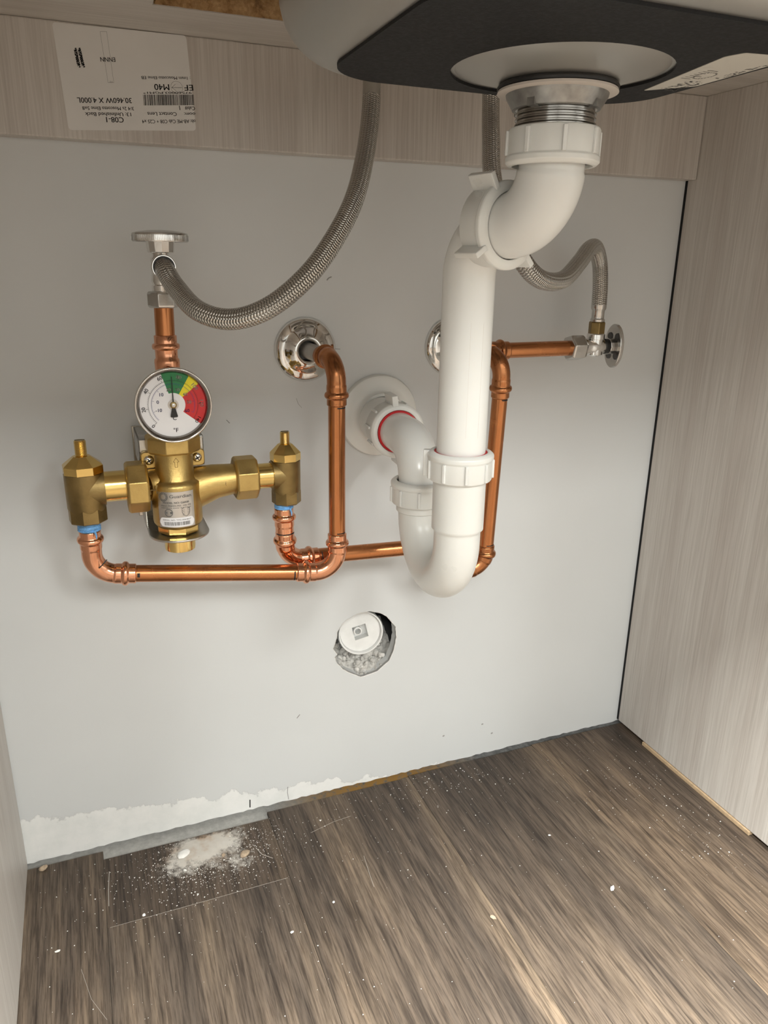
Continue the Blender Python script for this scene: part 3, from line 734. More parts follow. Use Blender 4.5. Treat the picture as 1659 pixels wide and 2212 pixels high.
# ================================================================== COPPER PIPES
RT = 0.00795
def press(sv):
    if sv < 0.0006: return 0.0083
    if sv < 0.0068: return 0.0092
    if abs(sv-0.0096) < 0.0029: return 0.0092+0.0022*math.sqrt(max(0, 1-((sv-0.0096)/0.0029)**2))
    if sv < 0.0180: return 0.0094
    if sv < 0.0196: return 0.0094-(sv-0.018)/0.0016*0.0005
    return 0.0089
def fitting(name, pts, r, parent, ends=('press', 'press'), mat='copper_fitting', label=None):
    p = resample(fillet(pts, r, 16), 0.0007); l = [0.0]
    for i in range(1, len(p)): l.append(l[-1]+(p[i]-p[i-1]).length)
    t = l[-1]; rad = []
    for sv in l:
        a = press(sv) if ends[0] == 'press' else 0.0089
        b_ = press(t-sv) if ends[1] == 'press' else 0.0089
        rad.append(min(a, b_) if (sv < 0.0006 or t-sv < 0.0006) else max(a, b_))
    s = MB(); s.sweep(p, rad, 40); o = s.build(name, mat, parent, smooth=60)
    if label: o['label'] = label
    return o
def pipe(pts, parent, r=0.02, mat='copper_tube', name='pipe', rad=RT):
    p = resample(fillet(pts, r, 12), 0.004) if len(pts) > 2 else [V(q) for q in pts]
    s = MB(); s.sweep(p, rad, 40); return s.build(name, mat, parent, smooth=60)
def marker(o, d, up, a0, a1, r, w=0.0012, parent=None):
    s = MB(); fr = rot_frame(o, d, up); n = 14; vs_ = []
    for k in range(n+1):
        t = a0+(a1-a0)*k/n; j_ = 0.0002*math.sin(k*2.1)
        vs_ += [fr @ V((math.cos(t)*r, math.sin(t)*r, -w/2+j_)), fr @ V((math.cos(t)*r, math.sin(t)*r, w/2+j_*0.4))]
    s.add(vs_, [(2*k, 2*k+1, 2*k+3, 2*k+2) for k in range(n)]); return s.build('marker_stroke', 'ink', parent)
hot = thing('copper_pipe_run', 'copper pipe run from left chrome wall plate down to leftmost brass valve', 'pipe', (0.326, -0.085, 0.33))
pipe([(0.3212, 0.012, 0.5405), (0.3225, -0.060, 0.5405)], hot, mat='stub_metal', name='wall_stub')
HZ = 0.5405
fitting('elbow', [(0.3225, -0.050, HZ), (0.3258, -0.0855, HZ), (0.3262, -0.085, 0.4985)], 0.021, hot, mat='copper_dark')
pipe([(0.3262, -0.085, 0.506), (0.3250, -0.0876, 0.366)], hot)
fitting('elbow', [(0.3250, -0.0875, 0.3735), (0.3250, -0.0885, 0.3337), (0.2838, -0.0850, 0.3370)], 0.0215, hot)
pipe([(0.290, -0.0855, 0.3364), (0.131, -0.0635, 0.3490)], hot)
fitting('elbow', [(0.1372, -0.0642, 0.3485), (0.1005, -0.0605, 0.3520), (0.1014, -0.0655, 0.3965)], 0.0215, hot)
marker((0.3262, -0.085, 0.4970), (0, 0, 1), (0, -1, 0), -0.25, 1.0, RT+0.0002, 0.0012, hot)
marker((0.3250, -0.0874, 0.3752), (0, 0, 1), (0, -1, 0), -0.3, 1.0, RT+0.0002, 0.0010, hot)
marker((0.2815, -0.0846, 0.3372), (1, -0.11, -0.085), (0, -1, 0), -0.5, 0.8, RT+0.0002, 0.0012, hot)
marker((0.1395, -0.0645, 0.3483), (1, -0.11, -0.085), (0, -1, 0), -0.4, 0.1, RT+0.0002, 0.0025, hot)
marker((0.1100, -0.0635, 0.3640), (0.7, -0.1, -0.7), (0, -1, 0), -0.6, 0.9, 0.0091, 0.0010, hot)

cold = thing('copper_pipe_run', 'copper pipe run from right wall plate behind white trap to middle brass valve', 'pipe', (0.5, -0.08, 0.31))
CX = 0.4870
pipe([(CX, 0.012, 0.5405), (CX+0.002, -0.045, 0.5405)], cold, mat='stub_metal', name='wall_stub')
# tee: run toward the room, branch to the right
s = MB(); l = 0.040; p = resample([V((CX+0.0008, -0.030, HZ)), V((CX+0.0030, -0.078, HZ))], 0.0007)
s.sweep(p, [max(press(i*0.0007) if i*0.0007 < 0.02 else 0.0089, 0.0089) for i in range(len(p))], 40)
bp = resample([V((CX+0.0015, -0.056, HZ)), V((0.5215, -0.0572, HZ))], 0.0007); tb = (len(bp)-1)*0.0007
s.sweep(bp, [press(tb-i*0.0007) for i in range(len(bp))], 40); s.build('tee', 'copper_dark', cold, smooth=60)
fitting('elbow', [(CX+0.0025, -0.066, HZ), (0.4965, -0.0900, HZ), (0.4988, -0.0855, 0.4975)], 0.0205, cold, ('plain', 'press'), 'copper_dark')
pipe([(0.516, -0.0570, HZ), (0.604, -0.0580, HZ+0.0005)], cold)
pipe([(0.4988, -0.0855, 0.504), (0.5000, -0.0735, 0.328)], cold)
fitting('elbow', [(0.4999, -0.0738, 0.3345), (0.5002, -0.0715, 0.3060), (0.4680, -0.0705, 0.3070)], 0.019, cold, mat='copper_dark')
pipe([(0.472, -0.0706, 0.3070), (0.4560, -0.0706, 0.3075), (0.4320, -0.0680, 0.3396), (0.306, -0.0655, 0.3432)], cold, 0.022)
fitting('elbow', [(0.3120, -0.0655, 0.3428), (0.2784, -0.0655, 0.3438), (0.2768, -0.0715, 0.3755)], 0.0195, cold)
fitting('adapter', [(0.2766, -0.0722, 0.3740), (0.2764, -0.0722, 0.4005)], 0.01, cold, ('plain', 'press'))
marker((0.2767, -0.0722, 0.3752), (0, 0, 1), (0, -1, 0), -1.3, 1.3, 0.0092, 0.0010, cold)
marker((0.4987, -0.0853, 0.4955), (0, 0, 1), (0, -1, 0), -0.2, 0.9, RT+0.0002, 0.0012, cold)
marker((0.5000, -0.0740, 0.3358), (0, 0, 1), (0, -1, 0), -0.5, 1.0, RT+0.0002, 0.0010, cold)
marker((0.3145, -0.0656, 0.3428), (1, 0, 0), (0, -1, 0), -1.0, 1.0, RT+0.0002, 0.0010, cold)

up_ = thing('copper_pipe_run', 'short vertical copper stub between thermometer and left shutoff valve', 'pipe', (0.178, -0.0755, 0.54))
VX, VY = 0.1780, -0.0750
s = MB(); s.lathe((VX, VY, 0.5300), (0, 0, 1), [(0.0080, 0), (0.0100, 0.0), (0.0104, 0.0075), (0.0106, 0.0120), (0.0103, 0.0145), (0.0093, 0.0155), (0.0093, 0.0200), (0.0095, 0.0225), (0.0112, 0.0232), (0.0116, 0.0252), (0.0112, 0.0270), (0.0094, 0.0280), (0.0094, 0.0340), (0.0085, 0.0346)], 40); s.build('coupling', 'copper_fitting', up_, smooth=60)
pipe([(VX, VY, 0.560), (VX+0.0006, VY, 0.592)], up_)

# ================================================================== ESCUTCHEONS
def escutcheon(x, z, label):
    s = MB(); s.lathe((x, 0.0, z), (0, -1, 0), [(0.0315, 0.0), (0.0318, 0.0015), (0.0308, 0.0035), (0.0280, 0.0058), (0.0240, 0.0070), (0.0225, 0.0076), (0.0200, 0.0100), (0.0160, 0.0122), (0.0140, 0.0136), (0.0122, 0.0140), (0.0106, 0.0136), (0.0098, 0.0120), (0.0092, 0.004)], 72, cap=False)
    o = s.build('chrome_escutcheon', 'chrome', smooth=60); tag(o, label, 'wall plate', 'chrome wall plates'); return o
escutcheon(0.3208, 0.5405, 'round chrome wall plate fully visible behind the left copper elbow')
escutcheon(0.4850, 0.5395, 'round chrome wall plate mostly hidden behind the white drain pipe')

# ================================================================== BRASS CHECK VALVES
def check_valve(x, y, z0, z1, r, rb, ztop, zstem, rs, side, nz, nx, rn, label):
    """vertical body z0..z1 radius r; bonnet z1..ztop; stem ..zstem; side branch toward side (+1/-1) ending at x = nx"""
    t = thing('check_valve', label, 'valve', (x, y, z0), 'brass check valves')
    s = MB(); s.lathe((x, y, z0), (0, 0, 1), [(r*0.62, -0.001), (r*0.90, 0.0), (r*1.0, 0.0012), (r*1.0, (z1-z0)*0.30)], 8, ph=PI/8+0.15)
    s.lathe((x, y, z0+(z1-z0)*0.22), (0, 0, 1), [(r*0.90, 0), (r*0.99, 0.004), (r, (z1-z0)*0.78)], 48)
    hb = abs(nx-x)
    s.lathe((x, y, nz), (side, 0, 0), [(r*0.98, r*0.15), (r*0.97, r*0.55), (rn*1.18, hb*0.78), (rn*1.16, hb)], 48)
    s.build('body', 'brass_aged', t)
    s = MB(); s.lathe((x, y, z1-0.0005), (0, 0, 1), [(rb*0.8, 0), (rb, 0.0008), (rb, (ztop-z1)*0.48), (rb*0.93, (ztop-z1)*0.56), (rs*1.45, ztop-z1)], 8, ph=PI/8+0.1); s.build('bonnet', 'brass_bright', t, smooth=20)
    prof = [(rs*0.9, 0)]; h = 0.0008; top = zstem-ztop+0.001
    while h < top-0.0014:
        prof += [(rs*0.93, h), (rs, h+0.0004), (rs*0.93, h+0.0008)]; h += 0.0009
    prof += [(rs*0.95, top-0.0008), (rs*0.8, top)]
    s = MB(); s.lathe((x, y, ztop-0.001), (0, 0, 1), prof, 32); st_ = s.build('stem', 'brass_bright', t)
    s = MB(); s.box((x-rs*0.82, y-0.0006, zstem-0.0004), (x+rs*0.82, y+0.0006, zstem+0.0003)); s.build('screw_slot', 'needle_black', st_, smooth=0)
    s = MB(); s.lathe((x+side*hb*0.96, y, nz), (side, 0, 0), [(rn*0.9, 0), (rn, 0.0005), (rn, 0.024)], 48); s.build('nipple', 'brass_bright', t)
    return t
check_valve(0.1016, -0.0665, 0.4046, 0.4490, 0.0163, 0.0172, 0.4645, 0.4778, 0.0050, 1, 0.4345, 0.1180, 0.0135, 'larger brass check valve at far left end of mixing valve')
check_valve(0.2793, -0.0720, 0.4050, 0.4474, 0.0139, 0.0144, 0.4634, 0.4746, 0.0045, -1, 0.4335, 0.2655, 0.0118, 'smaller brass check valve between mixing valve and vertical copper pipe')
def tape(x, y, z0, z1, r, label):
    s = MB(); prof = [(r*0.7, 0)]; h = 0; k = 0
    while h < z1-z0: prof.append((r+0.0005*math.sin(k*2.3), h)); h += 0.0009; k += 1
    prof.append((r*0.7, z1-z0)); s.lathe((x, y, z0), (0, 0, 1), prof, 36)
    s.sweep([(x+0.004, y-r*0.92, z0+0.002), (x+0.0052, y-r-0.0004, z0-0.003), (x+0.0050, y-r-0.0004, z0-0.006)], [0.0010, 0.0008, 0.0004], 8)
    o = s.build('thread_seal_tape', 'blue_tape'); tag(o, label, 'thread tape', 'blue thread tape wraps'); return o
tape(0.1014, -0.0660, 0.3962, 0.4052, 0.0096, 'blue thread tape wrapped under the far left brass valve')
tape(0.2765, -0.0722, 0.4003, 0.4058, 0.0088, 'blue thread tape with dripping tail under the brass valve beside vertical copper pipe')

# ================================================================== MIXING VALVE
mv = thing('mixing_valve', 'brass thermostatic mixing valve with silver nameplate below the dial', 'valve', (0.1778, -0.072, 0.38))
BX, BY = 0.1778, -0.0720
s = MB()
s.lathe((BX, BY, 0.3955), (0, 0, 1), [(0.0175, -0.0005), (0.0195, 0.0008), (0.0214, 0.0035), (0.0218, 0.006), (0.0218, 0.0385), (0.0212, 0.0410), (0.0180, 0.0428), (0.0166, 0.0445), (0.0164, 0.070)], 56)
s.sweep([(BX-0.004, BY+0.0045, 0.4335), (BX-0.020, BY+0.0035, 0.4335), (BX-0.027, BY, 0.4335)], [0.0140, 0.0140, 0.0140], 48)
s.sweep([(BX+0.004, BY+0.010, 0.4215), (BX+0.018, BY+0.0085, 0.4262), (BX+0.036, BY+0.0035, 0.4315), (BX+0.056, BY, 0.4337)], [0.0212, 0.0194, 0.0158, 0.0136], 48)
s.build('body', 'brass_cast', mv, smooth=60)
def oct_nut(o, d, r, ln, name, seg=8, ph=PI/8, mat='brass_cast', up=None):
    s = MB(); s.lathe(o, d, [(r*0.80, 0.0), (r*0.92, 0.0), (r, 0.0018), (r, ln-0.0018), (r*0.92, ln), (r*0.70, ln)], seg, ph=ph, up=up); return s.build(name, mat, mv, smooth=20, bevel=0.0006)
oct_nut((BX-0.0240, BY, 0.4338), (-1, 0, 0), 0.0232, 0.0185, 'union_nut')
oct_nut((0.2300, BY, 0.4337), (1, 0, 0), 0.0206, 0.0210, 'union_nut')
oct_nut((BX, BY, 0.4640), (0, 0, 1), 0.0244, 0.0150, 'outlet_nut', ph=PI/8+0.05)
s = MB(); s.lathe((BX, BY, 0.478), (0, 0, 1), [(0.0150, 0), (0.0150, 0.020), (0.0128, 0.024), (0.0124, 0.054)], 40)
s.lathe((BX, BY, 0.5100), (0, -1, 0), [(0.0090, 0.004), (0.0090, 0.022)], 32); s.build('outlet_tube', 'brass_cast', mv)
s = MB(); s.lathe((BX, BY, 0.3955), (0, 0, -1), [(0.0190, -0.001), (0.0190, 0.0052), (0.0172, 0.0066)], 8, ph=PI/8+0.2); s.build('bottom_cap', 'brass_bright', mv, smooth=20, bevel=0.0004)
s = MB(); s.lathe((BX, BY, 0.3900), (0, 0, -1), [(0.0134, 0.0), (0.0138, 0.0150), (0.0134, 0.0182), (0.0120, 0.0190)], 40)
s.build('bottom_plug', 'brass_bright', mv)
# lugs and screws
for sx_, lx, lz in ((-1, 0.1568, 0.4555), (1, 0.1988, 0.4550)):
    s = MB(); poly = rrect(-0.0068, 0.0068, -0.0080, 0.0072, 0.0035, 5)
    s.prism(poly, lambda p: (lx+p[0], BY+0.006, lz+p[1]), lambda p: (lx+p[0], BY+0.0115, lz+p[1]))
    xa, xb = sorted((lx-sx_*0.004, BX+sx_*0.006)); s.box((xa, BY+0.0062, lz-0.0078), (xb, BY+0.0120, lz+0.0050))
    s.build('mounting_lug', 'brass_cast', mv, bevel=0.0008)
    s = MB(); s.lathe((lx, BY+0.0060, lz), (0, -1, 0), [(0.0044, 0.0), (0.0044, 0.0010), (0.0036, 0.0024), (0.0018, 0.0031), (0.0, 0.0033)], 32)
    sc = s.build('screw', 'chrome', mv)
    s = MB(); a = 0.5
    for q in (a, a+PI/2):
        fr = rot_frame((lx, BY+0.0026, lz), (0, -1, 0)) @ Matrix.Rotation(q, 4, 'Z'); s.box((-0.0022, -0.0005, -0.0012), (0.0022, 0.0005, 0.0008), fr)
    s.build('cross_recess', 'needle_black', sc, smooth=0)
# stainless bracket
s = MB(); s.box((BX-0.030, -0.0030, 0.384), (BX+0.030, -0.0008, 0.474)); s.build('bracket_plate', 'stainless', mv, smooth=0, bevel=0.0006)
for sx_ in (-1, 1):
    xo = BX+sx_*0.0285
    xa, xb = sorted((xo, xo-sx_*0.0020))
    s = MB(); s.box((xa, BY+0.0118, 0.4460), (xb, -0.002, 0.4735)); 
    xa, xb = sorted((xo, BX+sx_*0.0165)); s.box((xa, BY+0.0118, 0.4460), (xb, BY+0.0138, 0.4735))
    xa, xb = sorted((xo, BX+sx_*0.0165)); s.box((xa, BY+0.0118, 0.4715), (xb, -0.004, 0.4735))
    s.build('bracket_arm', 'stainless', mv, smooth=0, bevel=0.0009)
s = MB(); s.box((BX-0.0270, BY+0.024, 0.386), (BX-0.0250, -0.002, 0.4300)); s.build('bracket_arm', 'stainless', mv, smooth=0, bevel=0.0006)
poly = [(BX+0.0268*math.cos(t), BY-0.0005+0.0268*math.sin(t)) for t in [PI+PI*k/36 for k in range(37)]]+[(BX+0.0268, -0.002), (BX-0.0268, -0.002)]
s = MB(); s.prism(poly, lambda p: (p[0], p[1], 0.3862), lambda p: (p[0], p[1], 0.3884)); s.build('bracket_shelf', 'stainless', mv, smooth=30, bevel=0.0006)
# nameplate wrapped round the lower body
RN = 0.02195
def cyl(x, z, e=0.0):
    a = x/RN; return (BX+(RN+e)*math.sin(a), BY-(RN+e)*math.cos(a), z)
NA = -0.0035                                  # the plate faces slightly left of straight ahead
s = MB(); nx_, nz_ = 24, 2
w2, z0, z1 = 0.0166, 0.3990, 0.4318
vs_ = [cyl(NA-w2+2*w2*i/nx_, z0+(z1-z0)*j/nz_, 0.0002) for j in range(nz_+1) for i in range(nx_+1)]
s.add(vs_, [(j*(nx_+1)+i, j*(nx_+1)+i+1, (j+1)*(nx_+1)+i+1, (j+1)*(nx_+1)+i) for j in range(nz_) for i in range(nx_)])
npl = s.build('nameplate', 'plate_silver', mv); npl['label'] = 'silver nameplate wrapped round the body'
s = MB(); vs_ = []; rq = rrect(-0.0158, 0.0158, 0.3998, 0.4082, 0.0034, 6)
# white serial strip
n = 20
for i in range(n+1):
    x = -0.0158+0.0316*i/n; dx = max(0, abs(x)-(0.0158-0.0034)); c_ = 0.0034-math.sqrt(max(0, 0.0034**2-dx*dx))
    vs_ += [cyl(NA+x, 0.3998+c_, 0.0003), cyl(NA+x, 0.4082-c_, 0.0003)]
s.add(vs_, [(2*i, 2*i+2, 2*i+3, 2*i+1) for i in range(n)]); s.build('serial_strip', 'dial_white', npl)
ink = MB(); E4 = 0.0004
def nt_(body, x, z, w, h): put_text(ink, body, lambda u, v_: cyl(NA+x+u, z+v_, E4), w, h)
nt_('Guardian', -0.0050, 0.4264, 0.0190, 0.0030)
nt_('MODEL NO: G6020', -0.0112, 0.4212, 0.0226, 0.0017); nt_('MODEL NO: G6020', -0.0111, 0.42125, 0.0226, 0.0017)
nt_('MAX PRESSURE: 125 PSI', -0.0130, 0.4186, 0.0262, 0.0014)
nt_('TEMP/FLOW RANGE', -0.0134, 0.4168, 0.0268, 0.0009)
nt_('SERIAL NO: TM3-0064837', -0.0125, 0.4055, 0.0250, 0.0013)
rb = random.Random(8); x = -0.0115
while x < 0.0115:
    w = rb.choice((0.0003, 0.0005, 0.0008)); ink.add([cyl(NA+x, 0.4010, E4), cyl(NA+x+w, 0.4010, E4), cyl(NA+x+w, 0.4044, E4), cyl(NA+x, 0.4044, E4)], [(0, 1, 2, 3)]); x += w+rb.choice((0.0003, 0.0005))
def ring2(cx_, cz_, r0, r1, n=28, gap=0.0):
    for k in range(n):
        t0 = 2*PI*(k+gap)/n; t1 = 2*PI*(k+1)/n
        ink.add([cyl(NA+cx_+r*math.cos(t), cz_+r*math.sin(t), E4) for r, t in ((r0, t0), (r1, t0), (r1, t1), (r0, t1))], [(0, 1, 2, 3)])
ring2(-0.0107, 0.4273, 0.0023, 0.0040, 16, 0.38); ring2(-0.0107, 0.4273, 0.0039, 0.0042, 40)
ring2(-0.0066, 0.4128, 0.0030, 0.0037, 36)
ink.add([cyl(NA-0.0066+a*0.0032, 0.4128+b_*0.0011, E4) for a, b_ in ((-1, -1), (1, -1), (1, 1), (-1, 1))], [(0, 1, 2, 3)])
sh = [(-0.0034, 0.0036), (0.0034, 0.0036), (0.0034, 0.0), (0.0024, -0.0026), (0.0, -0.0040), (-0.0024, -0.0026), (-0.0034, 0.0)]
def l3(a, b_, w, ox, oz):
    a, b_ = V(a), V(b_); d_ = (b_-a).normalized(); nn = V((-d_.y, d_.x))*w/2
    ink.add([cyl(NA+ox+p.x, oz+p.y, E4) for p in (a-nn, b_-nn, b_+nn, a+nn)], [(0, 1, 2, 3)])
for k in range(len(sh)): l3(sh[k], sh[(k+1) % len(sh)], 0.0004, 0.0084, 0.4130)
for o_ in (0.0022, 0.0008, -0.0008, -0.0022): l3((-0.0032, o_-0.0006), (0.0032, o_+0.0010), 0.0003, 0.0084, 0.4130)
ink.build('plate_print', 'ink_grey', npl, smooth=0)
# cast letters and flow arrow
s = MB()
def cast(body, fn, w, h):
    for e in (0,): put_text(s, body, fn, w, h, True)
def armC(u, v_):     # on the tapering cold arm
    x = 0.2235+u; z = 0.4325+v_-0.0035; f = (x-BX-0.018)/0.018; rr_ = 0.0192+(0.0158-0.0192)*min(1.0, f) if f < 1 else 0.0158+(0.0136-0.0158)*min(1, (f-1)*0.9)
    zc = 0.4268+(0.4315-0.4268)*min(1, f) if f < 1 else 0.4315+(0.4337-0.4315)*min(1, (f-1)*0.9)
    return (x, BY+0.0028-math.sqrt(max(1e-7, rr_**2-(z-zc)**2))-0.0004, z)
cast('C', armC, 0.0062, 0.0078); s.build('cast_letter', 'brass_aged', mv, smooth=0); s = MB()
def armH(u, v_):
    z = 0.4335+v_-0.0045; return (0.1572+u, BY+0.0012-math.sqrt(max(1e-7, 0.0140**2-(z-0.4335)**2))-0.0006, z)
cast('H', armH, 0.0044, 0.0085); s.build('cast_letter', 'brass_aged', mv, smooth=0); s = MB()
RU = 0.0165
ar = [(-0.0012, -0.0042), (0.0012, -0.0042), (0.0012, 0.0005), (0.0025, 0.0005), (0, 0.0042), (-0.0025, 0.0005), (-0.0012, 0.0005)]
for k in range(len(ar)):
    a, b_ = V(ar[k]), V(ar[(k+1) % len(ar)]); d_ = (b_-a).normalized(); nn = V((-d_.y, d_.x))*0.0002
    s.add([(BX+RU*math.sin(p.x/RU), BY-(RU+0.0002)*math.cos(p.x/RU), 0.4570+p.y) for p in (a-nn, b_-nn, b_+nn, a+nn)], [(0, 1, 2, 3)])
s.build('flow_arrow', 'brass_aged', mv, smooth=0)

# ================================================================== THERMOMETER
GX, GZ, GY = 0.1776, 0.5100, -0.1050
th = thing('dial_thermometer', 'round dial thermometer with green, yellow and red zones above the brass valve', 'thermometer', (GX, GY, GZ))
GR = 0.0268
s = MB(); s.lathe((GX, GY+0.013, GZ), (0, -1, 0), [(0.012, 0), (0.0295, 0.0), (0.0300, 0.002), (0.0300, 0.0095), (0.0312, 0.0105), (0.0316, 0.0125), (0.0314, 0.0142), (0.0306, 0.0150), (0.0302, 0.0149)], 96, cap=False); s.build('case_ring', 'chrome', th, smooth=60)
s = MB(); s.lathe((GX, GY+0.013, GZ), (0, -1, 0), [(0.0302, 0.0149), (0.0290, 0.0145), (0.0274, 0.0122), (0.0269, 0.0112), (0.0268, 0.0095)], 96, cap=False); s.build('bezel', 'bezel_dark_reflection', th, smooth=60)
s = MB(); s.lathe((GX, GY+0.0040, GZ), (0, -1, 0), [(0.0271, 0), (0.0271, 0.0008)], 96); dial = s.build('dial', 'dial_white', th)
YD = GY+0.0040-0.0008
def dp(r, deg, e): a = math.radians(deg); return (GX+r*math.sin(a), YD-e, GZ+r*math.cos(a))
def sector(mb, r0, r1, a0, a1, e, n=24):
    vs_ = []
    for k in range(n+1):
        a = a0+(a1-a0)*k/n; vs_ += [dp(r0, a, e), dp(r1, a, e)]
    mb.add(vs_, [(2*k, 2*k+1, 2*k+3, 2*k+2) for k in range(n)])
for nm, mt, a0, a1 in (('green_zone', 'dial_green', -17.5, 31.2), ('yellow_zone', 'dial_yellow', 31.2, 52.3), ('red_zone', 'dial_red', 52.3, 128.5)):
    s = MB(); sector(s, GR*0.37, GR*1.0, a0, a1, 0.0001); s.build(nm, mt, dial, smooth=0)
fa = lambda f: -134.7+261.7*f/140.0
ca = lambda c_: -76.7+3.18*c_
k_ = MB(); bl = MB()
sector(k_, GR*0.745, GR*0.752, fa(0), fa(140), 0.0002, 90); sector(bl, GR*0.655, GR*0.662, ca(-18), ca(60), 0.0002, 80)
def tick(mb, a, r0, r1, w):
    a_ = math.radians(a); c_, s_ = math.cos(a_), math.sin(a_)
    vs_ = []
    for r, sg in ((r0, -1), (r1, -1), (r1, 1), (r0, 1)): vs_.append((GX+r*s_+sg*w/2*c_, YD-0.0002, GZ+r*c_-sg*w/2*s_))
    mb.add(vs_, [(0, 1, 2, 3)])
for f in range(0, 142, 2): tick(k_, fa(f), GR*0.745, GR*(0.83 if f % 20 == 0 else 0.785), 0.0003 if f % 20 == 0 else 0.0002)
for c_ in range(-18, 61): tick(bl, ca(c_), GR*(0.585 if c_ % 10 == 0 else 0.625), GR*0.66, 0.0002 if c_ % 10 == 0 else 0.00012)
def dtext(mb, body, r, a, h, rotate=True):
    a_ = math.radians(a) if rotate else 0.0; ctr = dp(r, a, 0.00025)
    rt = a_
    if rotate and abs(a) > 100: rt = a_
    put_text(mb, body, lambda u, v_: (ctr[0]+u*math.cos(rt)+(v_-h/2)*math.sin(rt), ctr[1], ctr[2]-u*math.sin(rt)+(v_-h/2)*math.cos(rt)), None, h, True)
for f in (0, 20, 40, 60): dtext(k_, str(f), GR*0.905, fa(f), GR*0.115)
wt = MB()
for f in (80, 100, 120): dtext(wt, str(f), GR*0.875, fa(f), GR*0.115)
dtext(k_, '140', GR*0.885, fa(139), GR*0.11)
for c_ in (-10, 0, 10): dtext(bl, str(c_), GR*0.47, ca(c_), GR*0.105, False)
for c_ in (20, 30, 40, 50): dtext(wt, str(c_), GR*0.49, ca(c_), GR*0.10, False)
dtext(bl, '60', GR*0.46, ca(60)+2, GR*0.10, False)
dtext(k_, '°F', GR*0.80, 178, GR*0.13, False); dtext(k_, 'C', GR*0.42, 178, GR*0.12, False)
k_.build('scale_marks', 'ink', dial, smooth=0); bl.build('inner_scale', 'ink_blue', dial, smooth=0); wt.build('zone_numerals', 'nylon_washer', dial, smooth=0)
s = MB()
def nq(poly, e0, e1): s.prism(poly, lambda p: (GX+p[0], YD-e0, GZ+p[1]), lambda p: (GX+p[0], YD-e1, GZ+p[1]))
nq([(-0.0005, 0), (0.0005, 0), (0.00028, GR*0.88), (-0.00028, GR*0.88)], 0.0014, 0.0018)
nq([(-0.0008, 0), (-0.0030, -GR*0.35), (-0.0026, -GR*0.375), (0, -GR*0.385), (0.0026, -GR*0.375), (0.0030, -GR*0.35), (0.0008, 0)], 0.0014, 0.0018)
nd = s.build('needle', 'needle_black', th, smooth=0)
s = MB(); s.lathe((GX, YD-0.0010, GZ), (0, -1, 0), [(0.0027, 0), (0.0027, 0.0011), (0.0023, 0.0014)], 32); s.build('hub', 'brass_aged', nd)
s = MB(); s.lathe((GX, YD, GZ), (0, -1, 0), [(0.0044, 0.0001), (0.0044, 0.0005), (0.0040, 0.0007)], 32); s.build('hub_washer', 'nylon_washer', nd)
s = MB(); s.lathe((GX, YD-0.0024, GZ), (0, -1, 0), [(0.0016, 0), (0.0016, 0.0004), (0.0010, 0.0007)], 32); s.build('hub_cap', 'chrome_satin', nd)

# ================================================================== STOP VALVES
def handwheel(t, o, d, up, a, b_, th_=0.0055):
    """oval handwheel, hollow underneath; o = underside centre, d points outward"""
    s = MB(); rr_ = [(0.30, -0.0002), (0.34, 0.0008), (0.80, 0.0010), (0.90, 0.0), (0.985, 0.0), (1.0, 0.0006), (1.0, th_*0.72), (0.98, th_*0.85), (0.80, th_*0.98), (0.45, th_*1.12), (0.0, th_*1.18)]
    s.lathe(o, d, [(r, h) for r, h in rr_], 96, up=up, ell=(a, b_)); w = s.build('handwheel', 'chrome_satin', t, smooth=40)
    s = MB(); fr = rot_frame(o, d, up)
    for k in range(110):
        q = 2*PI*k/110; c_ = fr @ V((a*math.cos(q), b_*math.sin(q), 0)); rd = (fr.to_3x3() @ V((math.cos(q)/a, math.sin(q)/b_, 0))).normalized()
        f2 = rot_frame(c_, d, rd); s.box((-0.0002, -0.00035, 0.0008), (0.0003, 0.00035, th_*0.66), f2)
    s.build('rim_knurl', 'chrome', w, smooth=0)
    return w
sv = thing('shutoff_valve', 'chrome shutoff valve with horizontal handwheel on top of left copper stub', 'valve', (0.1785, -0.0755, 0.587), 'chrome shutoff valves')
HX, HY = 0.1786, -0.0750
s = MB(); s.lathe((HX, HY, 0.5868), (0, 0, 1), [(0.0095, 0), (0.0118, 0.0), (0.0130, 0.0015), (0.0130, 0.0115), (0.0118, 0.0132), (0.0090, 0.0132)], 6, ph=0.1); s.build('compression_nut', 'chrome_satin', sv, smooth=20, bevel=0.0007)
s = MB(); s.lathe((HX+0.0003, HY, 0.5985), (0, 0, 1), [(0.0085, 0), (0.0088, 0.006), (0.0080, 0.0068), (0.0085, 0.0085), (0.0088, 0.0095), (0.0086, 0.0105), (0.0080, 0.0150), (0.0080, 0.0270), (0.0068, 0.0290), (0.0066, 0.0345)], 40)
s.lathe((HX+0.0008, HY, 0.6190), (0, -1, 0), [(0.0088, 0.0), (0.0092, 0.0080), (0.0098, 0.0085), (0.0098, 0.0165), (0.0092, 0.0172), (0.0080, 0.0172)], 40); s.build('body', 'chrome', sv)
s = MB(); s.lathe((HX+0.0008, HY-0.0168, 0.6190), (0, -1, 0), [(0.0070, 0), (0.0086, 0.0), (0.0086, 0.0008), (0.0070, 0.0008)], 40); s.build('outlet_seal', 'black_rubber', sv)
s = MB(); s.lathe((HX+0.001, HY, 0.6300), (0, 0, 1), [(0.0100, 0), (0.0106, 0.0006), (0.0114, 0.0092)], 12); s.build('handle_hub', 'chrome', sv, smooth=20)
handwheel(sv, (HX+0.0012, HY, 0.6385), (0, 0, 1), (1, 0, 0), 0.0222, 0.0185, 0.0078)

